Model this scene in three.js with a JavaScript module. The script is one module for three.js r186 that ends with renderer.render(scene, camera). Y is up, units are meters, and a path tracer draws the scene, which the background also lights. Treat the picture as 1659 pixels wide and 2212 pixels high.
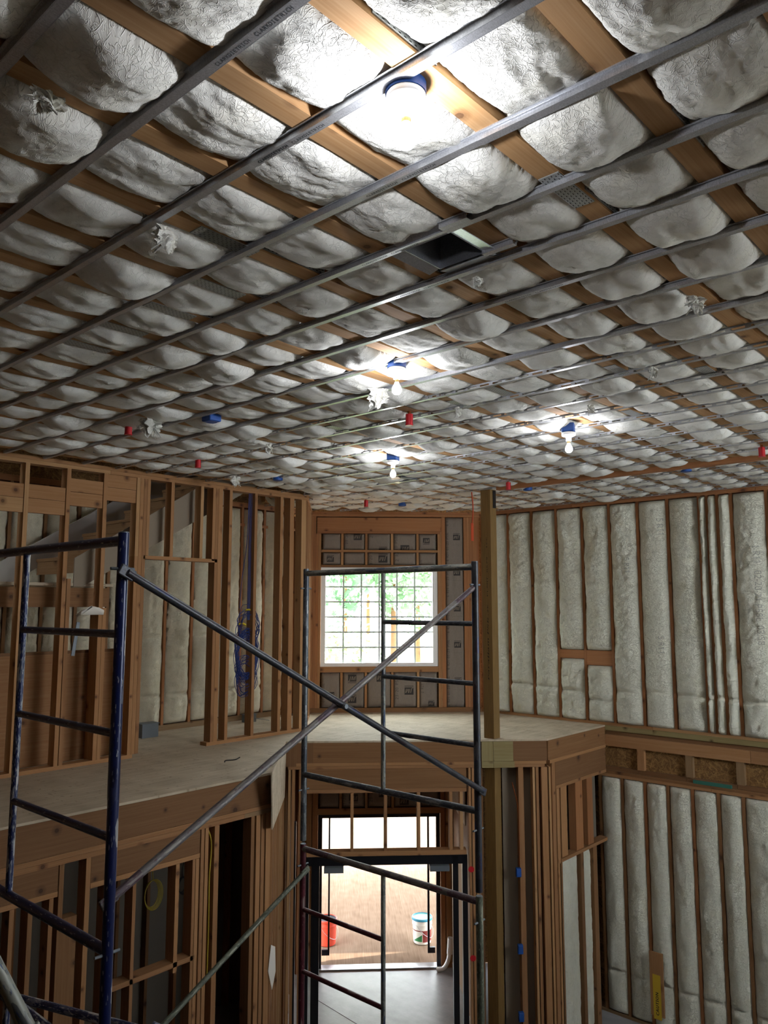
import * as THREE from 'three';
import { mergeGeometries } from 'three/addons/utils/BufferGeometryUtils.js';
import { ImprovedNoise } from 'three/addons/math/ImprovedNoise.js';
import { RoundedBoxGeometry } from 'three/addons/geometries/RoundedBoxGeometry.js';

// ---------------------------------------------------------------- camera, sky, sun, exposure
const CY = 5.2;                                   // eye height above the lower slab; heights below are written relative to the eye
const F = 1690, PITCH = 0.1194, YAW = 0.7302;
const scene = new THREE.Scene();
const camera = new THREE.PerspectiveCamera(2 * Math.atan(1106 / F) * 180 / Math.PI, 1659 / 2212, 0.05, 400);
const fw = new THREE.Vector3(Math.cos(YAW), 0, -Math.sin(YAW)), rt = new THREE.Vector3(Math.sin(YAW), 0, Math.cos(YAW));
const f3 = fw.clone().multiplyScalar(Math.cos(PITCH)).add(new THREE.Vector3(0, Math.sin(PITCH), 0));
const u3 = new THREE.Vector3(0, Math.cos(PITCH), 0).sub(fw.clone().multiplyScalar(Math.sin(PITCH)));
camera.position.set(0, CY, 0);
camera.lookAt(f3.clone().add(camera.position));
const renderer = new THREE.WebGLRenderer();
renderer.toneMapping = THREE.LinearToneMapping;
renderer.toneMappingExposure = 1.25;
renderer.shadowMap.enabled = true;
scene.background = new THREE.Color().setRGB(0.88, 0.95, 1.0);
scene.backgroundIntensity = 12.5;
const sun = new THREE.DirectionalLight(0xfff3e2, 7.0);
sun.position.set(-18, 46, -30); sun.target.position.set(12, 0, -10);
sun.castShadow = true; sun.shadow.radius = 2; sun.shadow.mapSize.set(2048, 2048);
Object.assign(sun.shadow.camera, { left: -40, right: 40, top: 40, bottom: -40, near: 1, far: 120 });
scene.add(sun, sun.target);
const BULB = 0.95;                                   // candela of one work lamp bulb

// ---------------------------------------------------------------- helpers
const S2 = Math.SQRT1_2, perlin = new ImprovedNoise();
const ray = (px, py) => f3.clone().addScaledVector(rt, (px - 829.5) / F).addScaledVector(u3, -(py - 1106) / F);
// a photo pixel on a known plane -> a point; y comes back relative to the eye
const onY = (px, py, y) => { const d = ray(px, py); return d.multiplyScalar(y / d.y); };
const onX = (px, py, x) => { const d = ray(px, py); return d.multiplyScalar(x / d.x); };
const onZ = (px, py, z) => { const d = ray(px, py); return d.multiplyScalar(z / d.z); };
const onD = (px, py, D) => { const d = ray(px, py), k = (d.x - d.z) * S2; d.multiplyScalar(D / k); return new THREE.Vector3((d.x + d.z) * S2, d.y, -D); };   // local to the diagonal frame
let seed = 7;
const rnd = () => { seed = (seed + 0x6d2b79f5) | 0; let t = Math.imul(seed ^ (seed >>> 15), 1 | seed); t = (t + Math.imul(t ^ (t >>> 7), 61 | t)) ^ t; return ((t ^ (t >>> 14)) >>> 0) / 4294967296; };
const rr = (a, b) => a + (b - a) * rnd();
const n3 = (x, y, z) => perlin.noise(x, y, z);
const fbm = (x, y, z, o = 4) => { let s = 0, a = 0.5; for (let i = 0; i < o; i++) { s += a * n3(x, y, z); x *= 2.03; y *= 2.03; z *= 2.03; a *= 0.5; } return s; };

const ORD = ['first', 'second', 'third', 'fourth', 'fifth', 'sixth', 'seventh', 'eighth', 'ninth', 'tenth', 'eleventh', 'twelfth', 'thirteenth', 'fourteenth', 'fifteenth', 'sixteenth', 'seventeenth', 'eighteenth', 'nineteenth', 'twentieth', 'twenty-first', 'twenty-second', 'twenty-third', 'twenty-fourth', 'twenty-fifth', 'twenty-sixth', 'twenty-seventh', 'twenty-eighth', 'twenty-ninth', 'thirtieth'];
const taken = {};
function numbered(name) { taken[name] = (taken[name] ?? -1) + 1; return taken[name] ? name + '_' + String(taken[name]).padStart(3, '0') : name; }
function tag(o, label, category, group) { o.userData.label = label; o.userData.category = category; if (group) o.userData.group = group; return o; }
function thing(name, label, category, pos = [0, 0, 0], turn = 0, group) {
  const o = new THREE.Group(); o.name = numbered(name); o.position.set(pos[0], pos[1] + CY, pos[2]); o.rotation.y = turn; scene.add(o);
  return tag(o, label, category, group);
}
function structure(name, label, category = 'wall') { const o = new THREE.Group(); o.name = name; o.userData = { kind: 'structure', label, category }; scene.add(o); return o; }
function add(parent, name, geo, mat, pos) {
  const m = new THREE.Mesh(geo, mat); m.name = parent === scene ? numbered(name) : name; m.castShadow = m.receiveShadow = true;
  if (pos) m.position.set(...pos);
  parent.add(m); return m;
}
// diagonal frame: local x runs along the window wall, local z is minus the depth D
const DIAG = -Math.PI / 4;
const diagGroup = (g) => { g.rotation.y = DIAG; return g; };
const fromDiag = (T, y, D) => [(T + D) * S2, y, (T - D) * S2];

// a sawn board with the grain (u) along its longest side, uv in metres
const boxCache = new Map();
function boardGeo(lx, ly, lz, variant = 0) {
  const key = [lx, ly, lz].map((v) => v.toFixed(3)).join() + variant;
  if (boxCache.has(key)) return boxCache.get(key);
  const g = new THREE.BoxGeometry(lx, ly, lz), p = g.attributes.position, n = g.attributes.normal, uv = g.attributes.uv, L = [lx, ly, lz];
  const long = L.indexOf(Math.max(...L));
  const ou = variant * 0.37 + (lx * 3.1) % 1, ov = variant * 0.61 + (ly * 7.3 + lz * 3.7) % 1;
  for (let i = 0; i < p.count; i++) {
    const c = [p.getX(i), p.getY(i), p.getZ(i)], nn = [n.getX(i), n.getY(i), n.getZ(i)].map(Math.abs), face = nn.indexOf(1) < 0 ? 0 : nn.indexOf(1);
    const rest = [0, 1, 2].filter((a) => a !== face), a = rest.includes(long) ? long : rest[0], b = rest.find((q) => q !== a);
    uv.setXY(i, c[a] + ou, c[b] + ov + face * 0.13);
  }
  boxCache.set(key, g); return g;
}
let vary = 0;
function board(parent, name, mat, x, y, z) {      // [from, to] on each axis of the parent; y relative to the eye
  const mats = Array.isArray(mat) ? mat : [mat]; vary = (vary + 1) % 5;
  return add(parent, name, boardGeo(Math.abs(x[1] - x[0]), Math.abs(y[1] - y[0]), Math.abs(z[1] - z[0]), vary), mats[vary % mats.length],
    [(x[0] + x[1]) / 2 - parent.position.x, (y[0] + y[1]) / 2 + CY - parent.position.y, (z[0] + z[1]) / 2 - parent.position.z]);
}
function tube(points, r, seg = 24, rad = 8, closed = false) { return new THREE.TubeGeometry(new THREE.CatmullRomCurve3(points.map((p) => (p.isVector3 ? p : new THREE.Vector3(...p))), closed), seg, r, rad, closed); }
function pipe(a, b, r, rad = 14) {                // straight tube between two points, capped
  const A = new THREE.Vector3(...a), B = new THREE.Vector3(...b), L = A.distanceTo(B), g = new THREE.CylinderGeometry(r, r, L, rad, 1);
  const uv = g.attributes.uv; for (let i = 0; i < uv.count; i++) uv.setXY(i, uv.getX(i) * 0.3, uv.getY(i) * L);
  g.applyQuaternion(new THREE.Quaternion().setFromUnitVectors(new THREE.Vector3(0, 1, 0), B.clone().sub(A).normalize()));
  g.translate((A.x + B.x) / 2, (A.y + B.y) / 2, (A.z + B.z) / 2); return g;
}
function prism(pts, depth) {                      // outline in the xy plane pushed out by depth along z
  const s = new THREE.Shape(pts.map((p) => new THREE.Vector2(...p)));
  return new THREE.ExtrudeGeometry(s, { depth, bevelEnabled: false });
}

// ---------------------------------------------------------------- textures
function canvasTex(w, h, draw, srgb = true, rep = [1, 1]) {
  const c = document.createElement('canvas'); c.width = w; c.height = h; draw(c.getContext('2d'), w, h);
  const t = new THREE.CanvasTexture(c); t.wrapS = t.wrapT = THREE.RepeatWrapping; t.repeat.set(...rep); if (srgb) t.colorSpace = THREE.SRGBColorSpace; return t;
}
function dataTex(w, h, fn, srgb = true, rep = [1, 1]) {
  const d = new Uint8Array(w * h * 4);
  for (let y = 0; y < h; y++) for (let x = 0; x < w; x++) { const c = fn(x / w, y / h), i = (y * w + x) * 4; for (let k = 0; k < 3; k++) d[i + k] = Math.max(0, Math.min(255, c[k])); d[i + 3] = 255; }
  const t = new THREE.DataTexture(d, w, h); t.wrapS = t.wrapT = THREE.RepeatWrapping; t.repeat.set(...rep); t.magFilter = THREE.LinearFilter; t.minFilter = THREE.LinearFilter;
  if (srgb) t.colorSpace = THREE.SRGBColorSpace; t.needsUpdate = true; return t;
}
const TAU = Math.PI * 2;
const tn = (u, v, fu, fv, s) => n3(Math.cos(u * TAU) * fu + s, Math.sin(u * TAU) * fu + s, Math.cos(v * TAU) * fv) + n3(Math.sin(v * TAU) * fv, Math.cos(u * TAU) * fu - s, Math.sin(u * TAU) * fu);   // tiles in u and v
const knots = Array.from({ length: 9 }, () => [rnd(), rnd(), rr(0.003, 0.009)]);
const woodTex = dataTex(1024, 512, (u, v) => {     // 2.6 m along the grain, 0.7 m across
  let g = 0.5 + 0.30 * tn(u, v, 0.6, 14, 1.7) + 0.18 * tn(u, v, 1.2, 40, 5.1) + 0.10 * tn(u, v, 5, 90, 9.1), k = 0;
  for (const [ku, kv, r] of knots) { let du = Math.abs(u - ku), dv = Math.abs(v - kv); du = Math.min(du, 1 - du); dv = Math.min(dv, 1 - dv) * 0.27; const q = Math.hypot(du, dv) / r; if (q < 3) { k = Math.max(k, q < 1 ? 0.65 : 0.35 * (3 - q) / 2); g += 0.2 * Math.sin(q * 8) * (3 - q) / 3; } }
  const t = Math.max(0, Math.min(1, g)), d = 1 - 0.62 * k;
  return [(214 + 34 * t) * d, (188 + 48 * t) * d * (1 - 0.12 * k), (150 + 66 * t) * d * (1 - 0.2 * k)];
}, true, [1 / 2.6, 1 / 0.7]);
const W = (r, g, b, rough = 0.82) => { const m = new THREE.MeshStandardMaterial({ map: woodTex, roughness: rough }); m.color.setRGB(r, g, b); return m; };
const M = {
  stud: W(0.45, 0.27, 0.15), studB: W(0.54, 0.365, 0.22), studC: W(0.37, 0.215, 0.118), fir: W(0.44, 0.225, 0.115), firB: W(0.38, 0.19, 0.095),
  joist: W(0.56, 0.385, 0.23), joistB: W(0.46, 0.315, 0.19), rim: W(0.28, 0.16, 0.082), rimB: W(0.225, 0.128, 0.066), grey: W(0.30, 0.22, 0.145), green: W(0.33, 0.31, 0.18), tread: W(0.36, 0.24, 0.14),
};
const STUDS = [M.stud, M.studB, M.stud, M.studC, M.stud], FIRS = [M.fir, M.firB, M.fir], RIMS = [M.rim, M.rimB, M.rim];

// fibreglass: wisps on soft clumps
function wisps(x, w, h, n, lo, hi, len, lw) {
  for (let i = 0; i < n; i++) {
    const px = rnd() * w, py = rnd() * h, a = rnd() * TAU, l = rr(len[0], len[1]), c = rr(-1.6, 1.6), v = Math.round(rr(lo, hi)); x.lineWidth = rr(lw[0], lw[1]); x.lineCap = 'round';
    x.strokeStyle = `rgba(${v},${v},${v},${rr(0.25, 0.7)})`;
    for (const ox of [0, px < l ? w : px > w - l ? -w : 0]) for (const oy of [0, py < l ? h : py > h - l ? -h : 0]) {
      x.beginPath(); x.moveTo(px + ox, py + oy); x.quadraticCurveTo(px + ox + Math.cos(a) * l / 2, py + oy + Math.sin(a) * l / 2, px + ox + Math.cos(a + c) * l, py + oy + Math.sin(a + c) * l); x.stroke();
    }
  }
}
const fluffBump = canvasTex(1024, 1024, (x, w, h) => {
  x.fillStyle = '#666'; x.fillRect(0, 0, w, h);
  for (let i = 0; i < 500; i++) { const px = rnd() * w, py = rnd() * h, r = rr(20, 90), v = Math.round(rr(60, 190)); for (const ox of [0, w, -w]) for (const oy of [0, h, -h]) { if (px + ox < -r || px + ox > w + r || py + oy < -r || py + oy > h + r) continue; const g = x.createRadialGradient(px + ox, py + oy, 0, px + ox, py + oy, r); g.addColorStop(0, `rgba(${v},${v},${v},0.35)`); g.addColorStop(1, `rgba(${v},${v},${v},0)`); x.fillStyle = g; x.fillRect(px + ox - r, py + oy - r, 2 * r, 2 * r); } }
  wisps(x, w, h, 5600, 110, 235, [8, 46], [0.7, 2.4]); wisps(x, w, h, 260, 180, 255, [30, 80], [1.2, 3.0]);
}, false, [1 / 0.55, 1 / 0.55]);
const fluffMap = dataTex(256, 256, (u, v) => { const g = tn(u, v, 2, 2, 3.3) * 0.5 + tn(u, v, 6, 6, 8.8) * 0.4, y = tn(u, v, 1.2, 1.2, 21) * 0.5; return [246 + 9 * g, 244 + 9 * g - 2 * y, 236 + 10 * g - 12 * Math.max(0, y)]; }, true, [1 / 0.9, 1 / 0.9]);
const fluff = (r, g, b, bump) => { const m = new THREE.MeshStandardMaterial({ map: fluffMap, bumpMap: fluffBump, bumpScale: bump, roughness: 1 }); m.color.setRGB(r, g, b); return m; };
M.fluff = fluff(0.81, 0.82, 0.83, 0.0055); M.fluffWall = fluff(0.78, 0.77, 0.69, 0.013); M.fluffWarm = fluff(0.80, 0.74, 0.60, 0.010);

const osbTex = canvasTex(1024, 1024, (x, w, h) => {
  x.fillStyle = '#8a6337'; x.fillRect(0, 0, w, h);
  for (let i = 0; i < 5200; i++) { const v = rr(-30, 42); x.save(); x.translate(rnd() * w, rnd() * h); x.rotate(rnd() * TAU); x.fillStyle = `rgba(${Math.round(150 + v)},${Math.round(112 + v * 0.9)},${Math.round(64 + v * 0.7)},0.75)`; x.beginPath(); const l = rr(20, 75), t = rr(3, 11); x.moveTo(-l, -t); x.lineTo(l * 0.9, -t * rr(0.3, 1)); x.lineTo(l, t); x.lineTo(-l * 0.8, t * rr(0.4, 1)); x.fill(); x.strokeStyle = 'rgba(60,38,18,0.35)'; x.lineWidth = 1; x.stroke(); x.restore(); }
}, true, [1 / 1.1, 1 / 1.1]);
M.osb = new THREE.MeshStandardMaterial({ map: osbTex, roughness: 0.85 }); M.osb.color.setRGB(0.74, 0.72, 0.68);
const plyTex = dataTex(512, 512, (u, v) => { const g = tn(u, v, 1, 14, 2.2) * 0.35 + tn(u, v, 3, 40, 6.2) * 0.22 + tn(u, v, 2, 2, 4.4) * 0.35, d = tn(u, v, 12, 12, 9) > 0.75 ? -26 : 0; return [198 + 30 * g + d, 182 + 30 * g + d, 158 + 30 * g + d]; }, true, [1 / 2.4, 1 / 2.4]);
M.subfloor = new THREE.MeshStandardMaterial({ map: plyTex, roughness: 0.8 }); M.subfloor.color.setRGB(0.84, 0.825, 0.80);
M.plyPale = new THREE.MeshStandardMaterial({ map: plyTex, roughness: 0.75 }); M.plyPale.color.setRGB(0.85, 0.83, 0.80);
const concTex = dataTex(512, 512, (u, v) => { const g = tn(u, v, 1.5, 1.5, 3) * 0.6 + tn(u, v, 5, 5, 7) * 0.35 + tn(u, v, 20, 20, 11) * 0.2; return [196 + 26 * g, 194 + 26 * g, 192 + 26 * g]; }, true, [1 / 3, 1 / 3]);
M.slab = new THREE.MeshStandardMaterial({ map: concTex, roughness: 0.34 }); M.slab.color.setRGB(0.62, 0.63, 0.65);
const broomTex = dataTex(512, 256, (u, v) => { const g = tn(u, v, 26, 1.2, 3) * 0.5 + tn(u, v, 60, 0.6, 5) * 0.4 + tn(u, v, 2, 2, 9) * 0.35; return [214 + 26 * g, 190 + 28 * g, 168 + 28 * g]; }, true, [1 / 1.6, 1 / 1.6]);
M.porch = new THREE.MeshPhysicalMaterial({ map: broomTex, roughness: 1, specularIntensity: 0.1, bumpMap: broomTex, bumpScale: 0.003 }); M.porch.color.setRGB(0.40, 0.365, 0.335);
const zincTex = dataTex(256, 256, (u, v) => { const g = tn(u, v, 9, 9, 3) * 0.5 + tn(u, v, 22, 22, 6) * 0.4; return [206 + 40 * g, 208 + 40 * g, 212 + 40 * g]; }, true, [6, 6]);
M.zinc = new THREE.MeshStandardMaterial({ map: zincTex, metalness: 0.75, roughness: 0.38 }); M.zinc.color.setRGB(0.80, 0.80, 0.81);
M.duct = new THREE.MeshStandardMaterial({ map: zincTex, metalness: 0.9, roughness: 0.34 }); M.duct.color.setRGB(0.72, 0.73, 0.75);
const plateTex = canvasTex(256, 128, (x, w, h) => { x.fillStyle = '#a9acab'; x.fillRect(0, 0, w, h); for (let i = 0; i < 12; i++) for (let j = 0; j < 6; j++) { x.fillStyle = '#2b2a28'; x.fillRect(i * 21.3 + 5 + (j % 2) * 8, j * 21.3 + 7, 9, 7); x.fillStyle = '#d4d6d6'; x.fillRect(i * 21.3 + 5 + (j % 2) * 8, j * 21.3 + 14, 9, 3); } });
M.plate = new THREE.MeshStandardMaterial({ map: plateTex, metalness: 0.55, roughness: 0.5, bumpMap: plateTex, bumpScale: 0.002 });
const solid = (hex, rough = 0.6, metal = 0) => new THREE.MeshStandardMaterial({ color: hex, roughness: rough, metalness: metal });
Object.assign(M, { red: solid(0xc01822, 0.4), blueBox: solid(0x1c4f9e, 0.45), blueWire: solid(0x102c70, 0.4), yellowTape: solid(0xc9b21c, 0.5), yellowWire: solid(0xa9922a, 0.5), porcelain: solid(0xf1f2f4, 0.35), brass: solid(0xb59a62, 0.35, 0.8), black: solid(0x0d0e14, 0.4), bronze: solid(0x1b1822, 0.35, 0.3), vinyl: solid(0xf3f3f0, 0.4), muntin: solid(0xc9d0d0, 0.5), steelGrey: solid(0x6d747a, 0.5, 0.3), paper: solid(0xe9e3d8, 0.9), drywall: solid(0x8d7f6d, 0.9), primed: solid(0xb9b4ac, 0.8), orangeTape: solid(0xc24a24, 0.7), copper: solid(0xa65a30, 0.35, 0.8), teal: solid(0x2f6a5c, 0.7), panelGrey: solid(0x6f675b, 0.95), dark: solid(0x1f1a16, 0.95) });

// chipped paint on tube: u round the tube, v along it in metres
function paintTex(base, under, amount, extra) {
  return canvasTex(256, 1024, (x, w, h) => {
    x.fillStyle = base; x.fillRect(0, 0, w, h);
    if (extra) for (let i = 0; i < 7; i++) { x.fillStyle = extra; x.globalAlpha = rr(0.3, 0.9); x.fillRect(0, rnd() * h, w, rr(30, 160)); } x.globalAlpha = 1;
    for (let i = 0; i < amount; i++) { const big = rnd() < 0.06; x.fillStyle = under[Math.floor(rnd() * under.length)]; x.globalAlpha = rr(0.4, 0.95); const px = rnd() * w, py = rnd() * h; x.beginPath(); for (let k = 0; k < 7; k++) { const a = k / 7 * TAU, r = (big ? rr(10, 26) : rr(1, 7)); x.lineTo(px + Math.cos(a) * r, py + Math.sin(a) * r * (big ? 2.2 : 1.6)); } x.fill(); } x.globalAlpha = 1;
  }, true, [3.3, 0.8]);
}
const paint = (t, rough = 0.42, metal = 0.15) => new THREE.MeshStandardMaterial({ map: t, roughness: rough, metalness: metal });
M.scafBlue = paint(paintTex('#121e4a', ['#7f8085', '#b9b6b0', '#2b3050', '#0c1230'], 300), 0.3);
M.scafBlueWorn = paint(paintTex('#16234f', ['#a7a6a2', '#8c8d90', '#c9c6be', '#10183a'], 1500), 0.4);
M.scafGrey = paint(paintTex('#5c6165', ['#4c5158', '#8e9297', '#353a44', '#9a9a98'], 700, '#3f444c'), 0.4, 0.35);
M.scafGreyPale = paint(paintTex('#85877f', ['#5a5d58', '#a5a499', '#44484a', '#24345c'], 800, '#6d6f6c'), 0.5, 0.25);
M.scafDark = paint(paintTex('#3f4146', ['#2b2c30', '#5d5d60', '#3a2a30', '#22305e'], 500, '#323338'), 0.4, 0.3);
M.scafRed = paint(paintTex('#4a1722', ['#6a2a34', '#33131b', '#8d8078'], 260), 0.45);
M.brace = paint(paintTex('#6f6a68', ['#8f8a82', '#55505a', '#5a3440', '#9a968c'], 600, '#57454c'), 0.5, 0.3);
M.braceGreen = paint(paintTex('#5a5f50', ['#7f8270', '#3d4038', '#9a9a88', '#2f332c'], 900), 0.55, 0.2);

// kraft facing print
function mark(x, cx, cy, s, up) {
  x.save(); x.translate(cx, cy); if (up) x.rotate(Math.PI); x.fillStyle = 'rgba(38,34,32,0.86)';
  x.fillRect(-s * 0.5, -s * 0.4, s, s * 0.8); x.fillStyle = '#7f7264'; x.font = `bold italic ${Math.round(s * 0.62)}px sans-serif`; x.textAlign = 'center'; x.textBaseline = 'middle'; x.fillText('JM', 0, 2);
  x.fillStyle = 'rgba(38,34,32,0.8)'; x.fillRect(-s * 0.5, s * 0.5, s, s * 0.07); x.restore();
}
function kraft(marks, words) {
  const t = canvasTex(256, 512, (x, w, h) => {
    x.fillStyle = '#82766a'; x.fillRect(0, 0, w, h);
    for (let i = 0; i < 4000; i++) { x.fillStyle = `rgba(${rnd() < 0.5 ? '60,52,45' : '165,152,138'},0.08)`; x.fillRect(rnd() * w, rnd() * h, rr(1, 2), rr(6, 30)); }
    for (const [cx, cy, s, up] of marks) mark(x, cx, cy, s, up);
    x.fillStyle = 'rgba(40,36,34,0.75)'; for (const [txt, cx, cy, s, a] of words) { x.save(); x.translate(cx, cy); x.rotate(a); x.font = `${s}px monospace`; x.textAlign = 'center'; x.fillText(txt, 0, 0); x.restore(); }
  }); return new THREE.MeshStandardMaterial({ map: t, roughness: 0.75 });
}
const KRAFT = [kraft([[150, 170, 100, true]], [['........', 120, 380, 26, 0]]), kraft([[128, 330, 100, false]], [['01-20 P58L', 44, 300, 44, -Math.PI / 2]]), kraft([[170, 300, 100, true]], [['23-20 P58L', 50, 260, 44, -Math.PI / 2]]), kraft([[110, 150, 100, false], [110, 400, 100, true]], []), kraft([[170, 420, 90, true]], [['2 R21', 56, 200, 48, -Math.PI / 2], ['~~~~~', 150, 150, 40, 0]])];
const kraftTall = kraft([[160, 120, 100, true]], [['6 R21 01-23 P58L', 42, 256, 44, -Math.PI / 2], ['-----------', 165, 236, 24, 0]]);

// ---------------------------------------------------------------- soft shapes
// a closed slab: front face given by a height field over a (u, v) grid, back face flat. f(u, v) -> [x, y, z]; back(u, v) -> [x, y, z]
function softGrid(nu, nv, f, back, uvOf) {
  const pos = [], uv = [], idx = [];
  for (let j = 0; j <= nv; j++) for (let i = 0; i <= nu; i++) { const u = i / nu, v = j / nv; pos.push(...f(u, v)); uv.push(...uvOf(u, v)); }
  const at = (i, j) => j * (nu + 1) + i;
  for (let j = 0; j < nv; j++) for (let i = 0; i < nu; i++) idx.push(at(i, j), at(i + 1, j), at(i + 1, j + 1), at(i, j), at(i + 1, j + 1), at(i, j + 1));
  const base = pos.length / 3, c = [[0, 0], [1, 0], [1, 1], [0, 1]];
  for (const [u, v] of c) { pos.push(...back(u, v)); uv.push(...uvOf(u, v)); }
  idx.push(base, base + 2, base + 1, base, base + 3, base + 2);
  const side = (list, a, b) => { for (let i = 0; i < list.length - 1; i++) idx.push(list[i], i < list.length / 2 ? a : b, list[i + 1]); idx.push(a, b, list[Math.floor(list.length / 2)]); };
  side(Array.from({ length: nu + 1 }, (_, i) => at(i, 0)), base, base + 1);
  side(Array.from({ length: nv + 1 }, (_, i) => at(nu, i)), base + 1, base + 2);
  side(Array.from({ length: nu + 1 }, (_, i) => at(nu - i, nv)), base + 2, base + 3);
  side(Array.from({ length: nv + 1 }, (_, i) => at(0, nv - i)), base + 3, base);
  const g = new THREE.BufferGeometry(); g.setAttribute('position', new THREE.Float32BufferAttribute(pos, 3)); g.setAttribute('uv', new THREE.Float32BufferAttribute(uv, 2)); g.setIndex(idx); g.computeVertexNormals(); return g;
}
// ceiling batt: runs along x over the spans between channels, hangs down (-y); xs = channel positions
function ceilingBatt(xs, W, detail, s, sag) {
  const x0 = xs[0], L = xs[xs.length - 1] - x0, nu = Math.round(detail * (xs.length - 1)), nv = Math.round(detail * 0.85);
  const amp = xs.map((_, i) => sag * (0.55 + 1.3 * Math.abs(fbm(s * 3.1 + i * 1.7, 2.2, 5.5)) + (n3(s * 9.7, i * 3.3, 0.4) > 0.25 ? 0.5 : 0))), skew = xs.map((_, i) => n3(s * 5.3, i * 2.9, 7.7) * 0.35);
  const f = (u, v) => {
    const x = u * L, t = v * 2 - 1; let k = 0; while (k < xs.length - 2 && x > xs[k + 1] - x0) k++;
    const p = Math.min(1, Math.max(0, (x + x0 - xs[k]) / (xs[k + 1] - xs[k]))), ps = Math.pow(p, Math.exp(-skew[k])), bulge = Math.pow(Math.sin(Math.PI * Math.min(1, ps)), 0.62);
    const across = Math.pow(Math.max(0, 1 - Math.pow(Math.abs(t), 4.2)), 0.55), edge = 1 - Math.pow(Math.abs(t), 6);
    const low = fbm(x * 5 + s * 7, t * 1.6 + s, s * 1.3, 2) * 0.034, mid = (1 - Math.abs(fbm(x * 13 + s, t * 3.2 + s * 2, s * 2.1, 3)) * 2.4) * 0.005, hi = detail > 26 ? (1 - Math.abs(n3(x * 40 + s * 3, t * 9, s * 4)) * 2) * 0.0018 + n3(x * 95, t * 21, s) * 0.0012 : 0;
    const y = 0.045 - 0.03 * edge - amp[k] * bulge * across + (low - mid - hi) * (0.35 + 0.65 * across) * (0.45 + 0.55 * bulge);
    const wob = 1 - 0.05 * Math.abs(t) + 0.09 * t * 0 + 0.07 * fbm(x * 7 + s * 4.4, Math.sign(t) * 3 + s, 1.1, 3) + (detail > 26 ? 0.035 * n3(x * 70, Math.sign(t) * 5 + s, 2.7) * Math.pow(Math.abs(t), 4) : 0);
    return [x, y, t * W / 2 * wob];
  };
  return softGrid(nu, nv, f, (u, v) => [u * L, 0.11, (v - 0.5) * W], (u, v) => [u * L + s * 0.37, v * W + s * 0.71]);
}
// wall batt: x across, y up, z out of the wall. seams = heights of the cuts across it
function wallBatt(Wd, H, s, bulge, seams = [], rough = 1, step = 0.024) {
  const nu = Math.max(6, Math.round(Wd / step)), nv = Math.max(8, Math.round(H / step));
  const f = (u, v) => {
    const t = u * 2 - 1, y = v * H, across = Math.pow(Math.max(0, 1 - Math.pow(Math.abs(t), 2.2)), 0.75);
    let q = Math.min(1, Math.min(v, 1 - v) * H / 0.05); for (const c of seams) q = Math.min(q, Math.abs(y - c) / 0.045);
    const pinch = 0.30 + 0.70 * Math.sqrt(Math.max(0, Math.min(1, q)));
    const low = fbm(s * 3.7, y * 2.4 + s, t * 0.8, 2) * 0.07 * rough, mid = (1 - Math.abs(fbm(t * 2.0 + s * 5, y * 8, s, 3)) * 2.4) * 0.034 * rough;
    const wob = 1 + 0.17 * rough * fbm(Math.sign(t) * 2 + s, y * 4.2, s * 1.9, 3) - 0.03 * (1 - pinch);
    return [t * Wd / 2 * wob, y, -0.035 + (bulge + 0.035) * across * pinch + (low + mid) * (0.25 + 0.75 * across) * pinch];
  };
  return softGrid(nu, nv, f, (u, v) => [(u - 0.5) * Wd, v * H, -0.12], (u, v) => [u * Wd + s * 0.53, v * H + s * 0.29]);
}
// a loose tuft of fibre: a few curling strands
function tuft(size, s, n = 7) {
  const out = [];
  for (let q = 0; q < 3; q++) {                   // crumpled flakes hanging together
    const w = size * (0.9 - 0.2 * q), h = size * (0.55 + 0.15 * q), a = n3(s, q * 2.2, 1) * 2.4, g = softGrid(10, 8, (u, v) => { const r = 1 + 0.5 * n3(u * 5 + s, v * 5, q + s); return [(u - 0.5) * w * r, -v * h * (0.6 + 0.6 * Math.abs(n3(u * 4, s + q, 2.2))), size * 0.30 * n3(u * 3 + s, v * 3, q) + 0.012]; }, (u, v) => [(u - 0.5) * w * 0.6, -v * h * 0.5, -0.004], (u, v) => [u * w, v * h]);
    g.rotateY(a); g.translate(size * 0.25 * n3(q * 3, s, 5), 0, size * 0.25 * n3(s, q * 4, 9)); out.push(g);
  }
  for (let i = 0; i < Math.min(3, n); i++) { const a = n3(s, i * 3.1, 0.3) * 6, b = n3(s * 2, i * 1.7, 4.3) * 5, p = []; for (let k = 0; k < 5; k++) { const q = k / 4; p.push([size * (q * Math.cos(a + q * b) * 0.4 + 0.15 * Math.sin(i)), -size * (0.15 + q * 0.55), size * (q * Math.sin(a + q * b) * 0.4)]); } out.push(tube(p, size * rr(0.012, 0.03), 8, 5)); }
  return mergeGeometries(out.map((g) => g.toNonIndexed()).map((g) => { g.computeVertexNormals(); return g; }));
}

// ---------------------------------------------------------------- main levels
const XR = 9.969, ZL = -7.588, ZB = -8.93, DW = 11.96, DE = 9.49, ZE = -5.95, ZR = -4.955, YF = -1.581, YT = 1.382, JB = 1.458, YG = -5.2;
const ZN = 3.2, XN = -3.2;                        // walls behind the camera

// lower slab
const floor = structure('floor', 'grey concrete slab of the lower storey', 'floor');
{ const cut = diagGroup(new THREE.Group()); cut.name = 'floor_joint'; floor.add(cut); const a = onY(680, 2157, YG), b = onY(800, 2230, YG), T = (p) => (p.x + p.z) * S2, D = (p) => (p.x - p.z) * S2; add(cut, 'saw_cut', pipe([T(a), 0.0006, -D(a)], [T(b), 0.0006, -D(b)], 0.003, 5), M.dark); }

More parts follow.
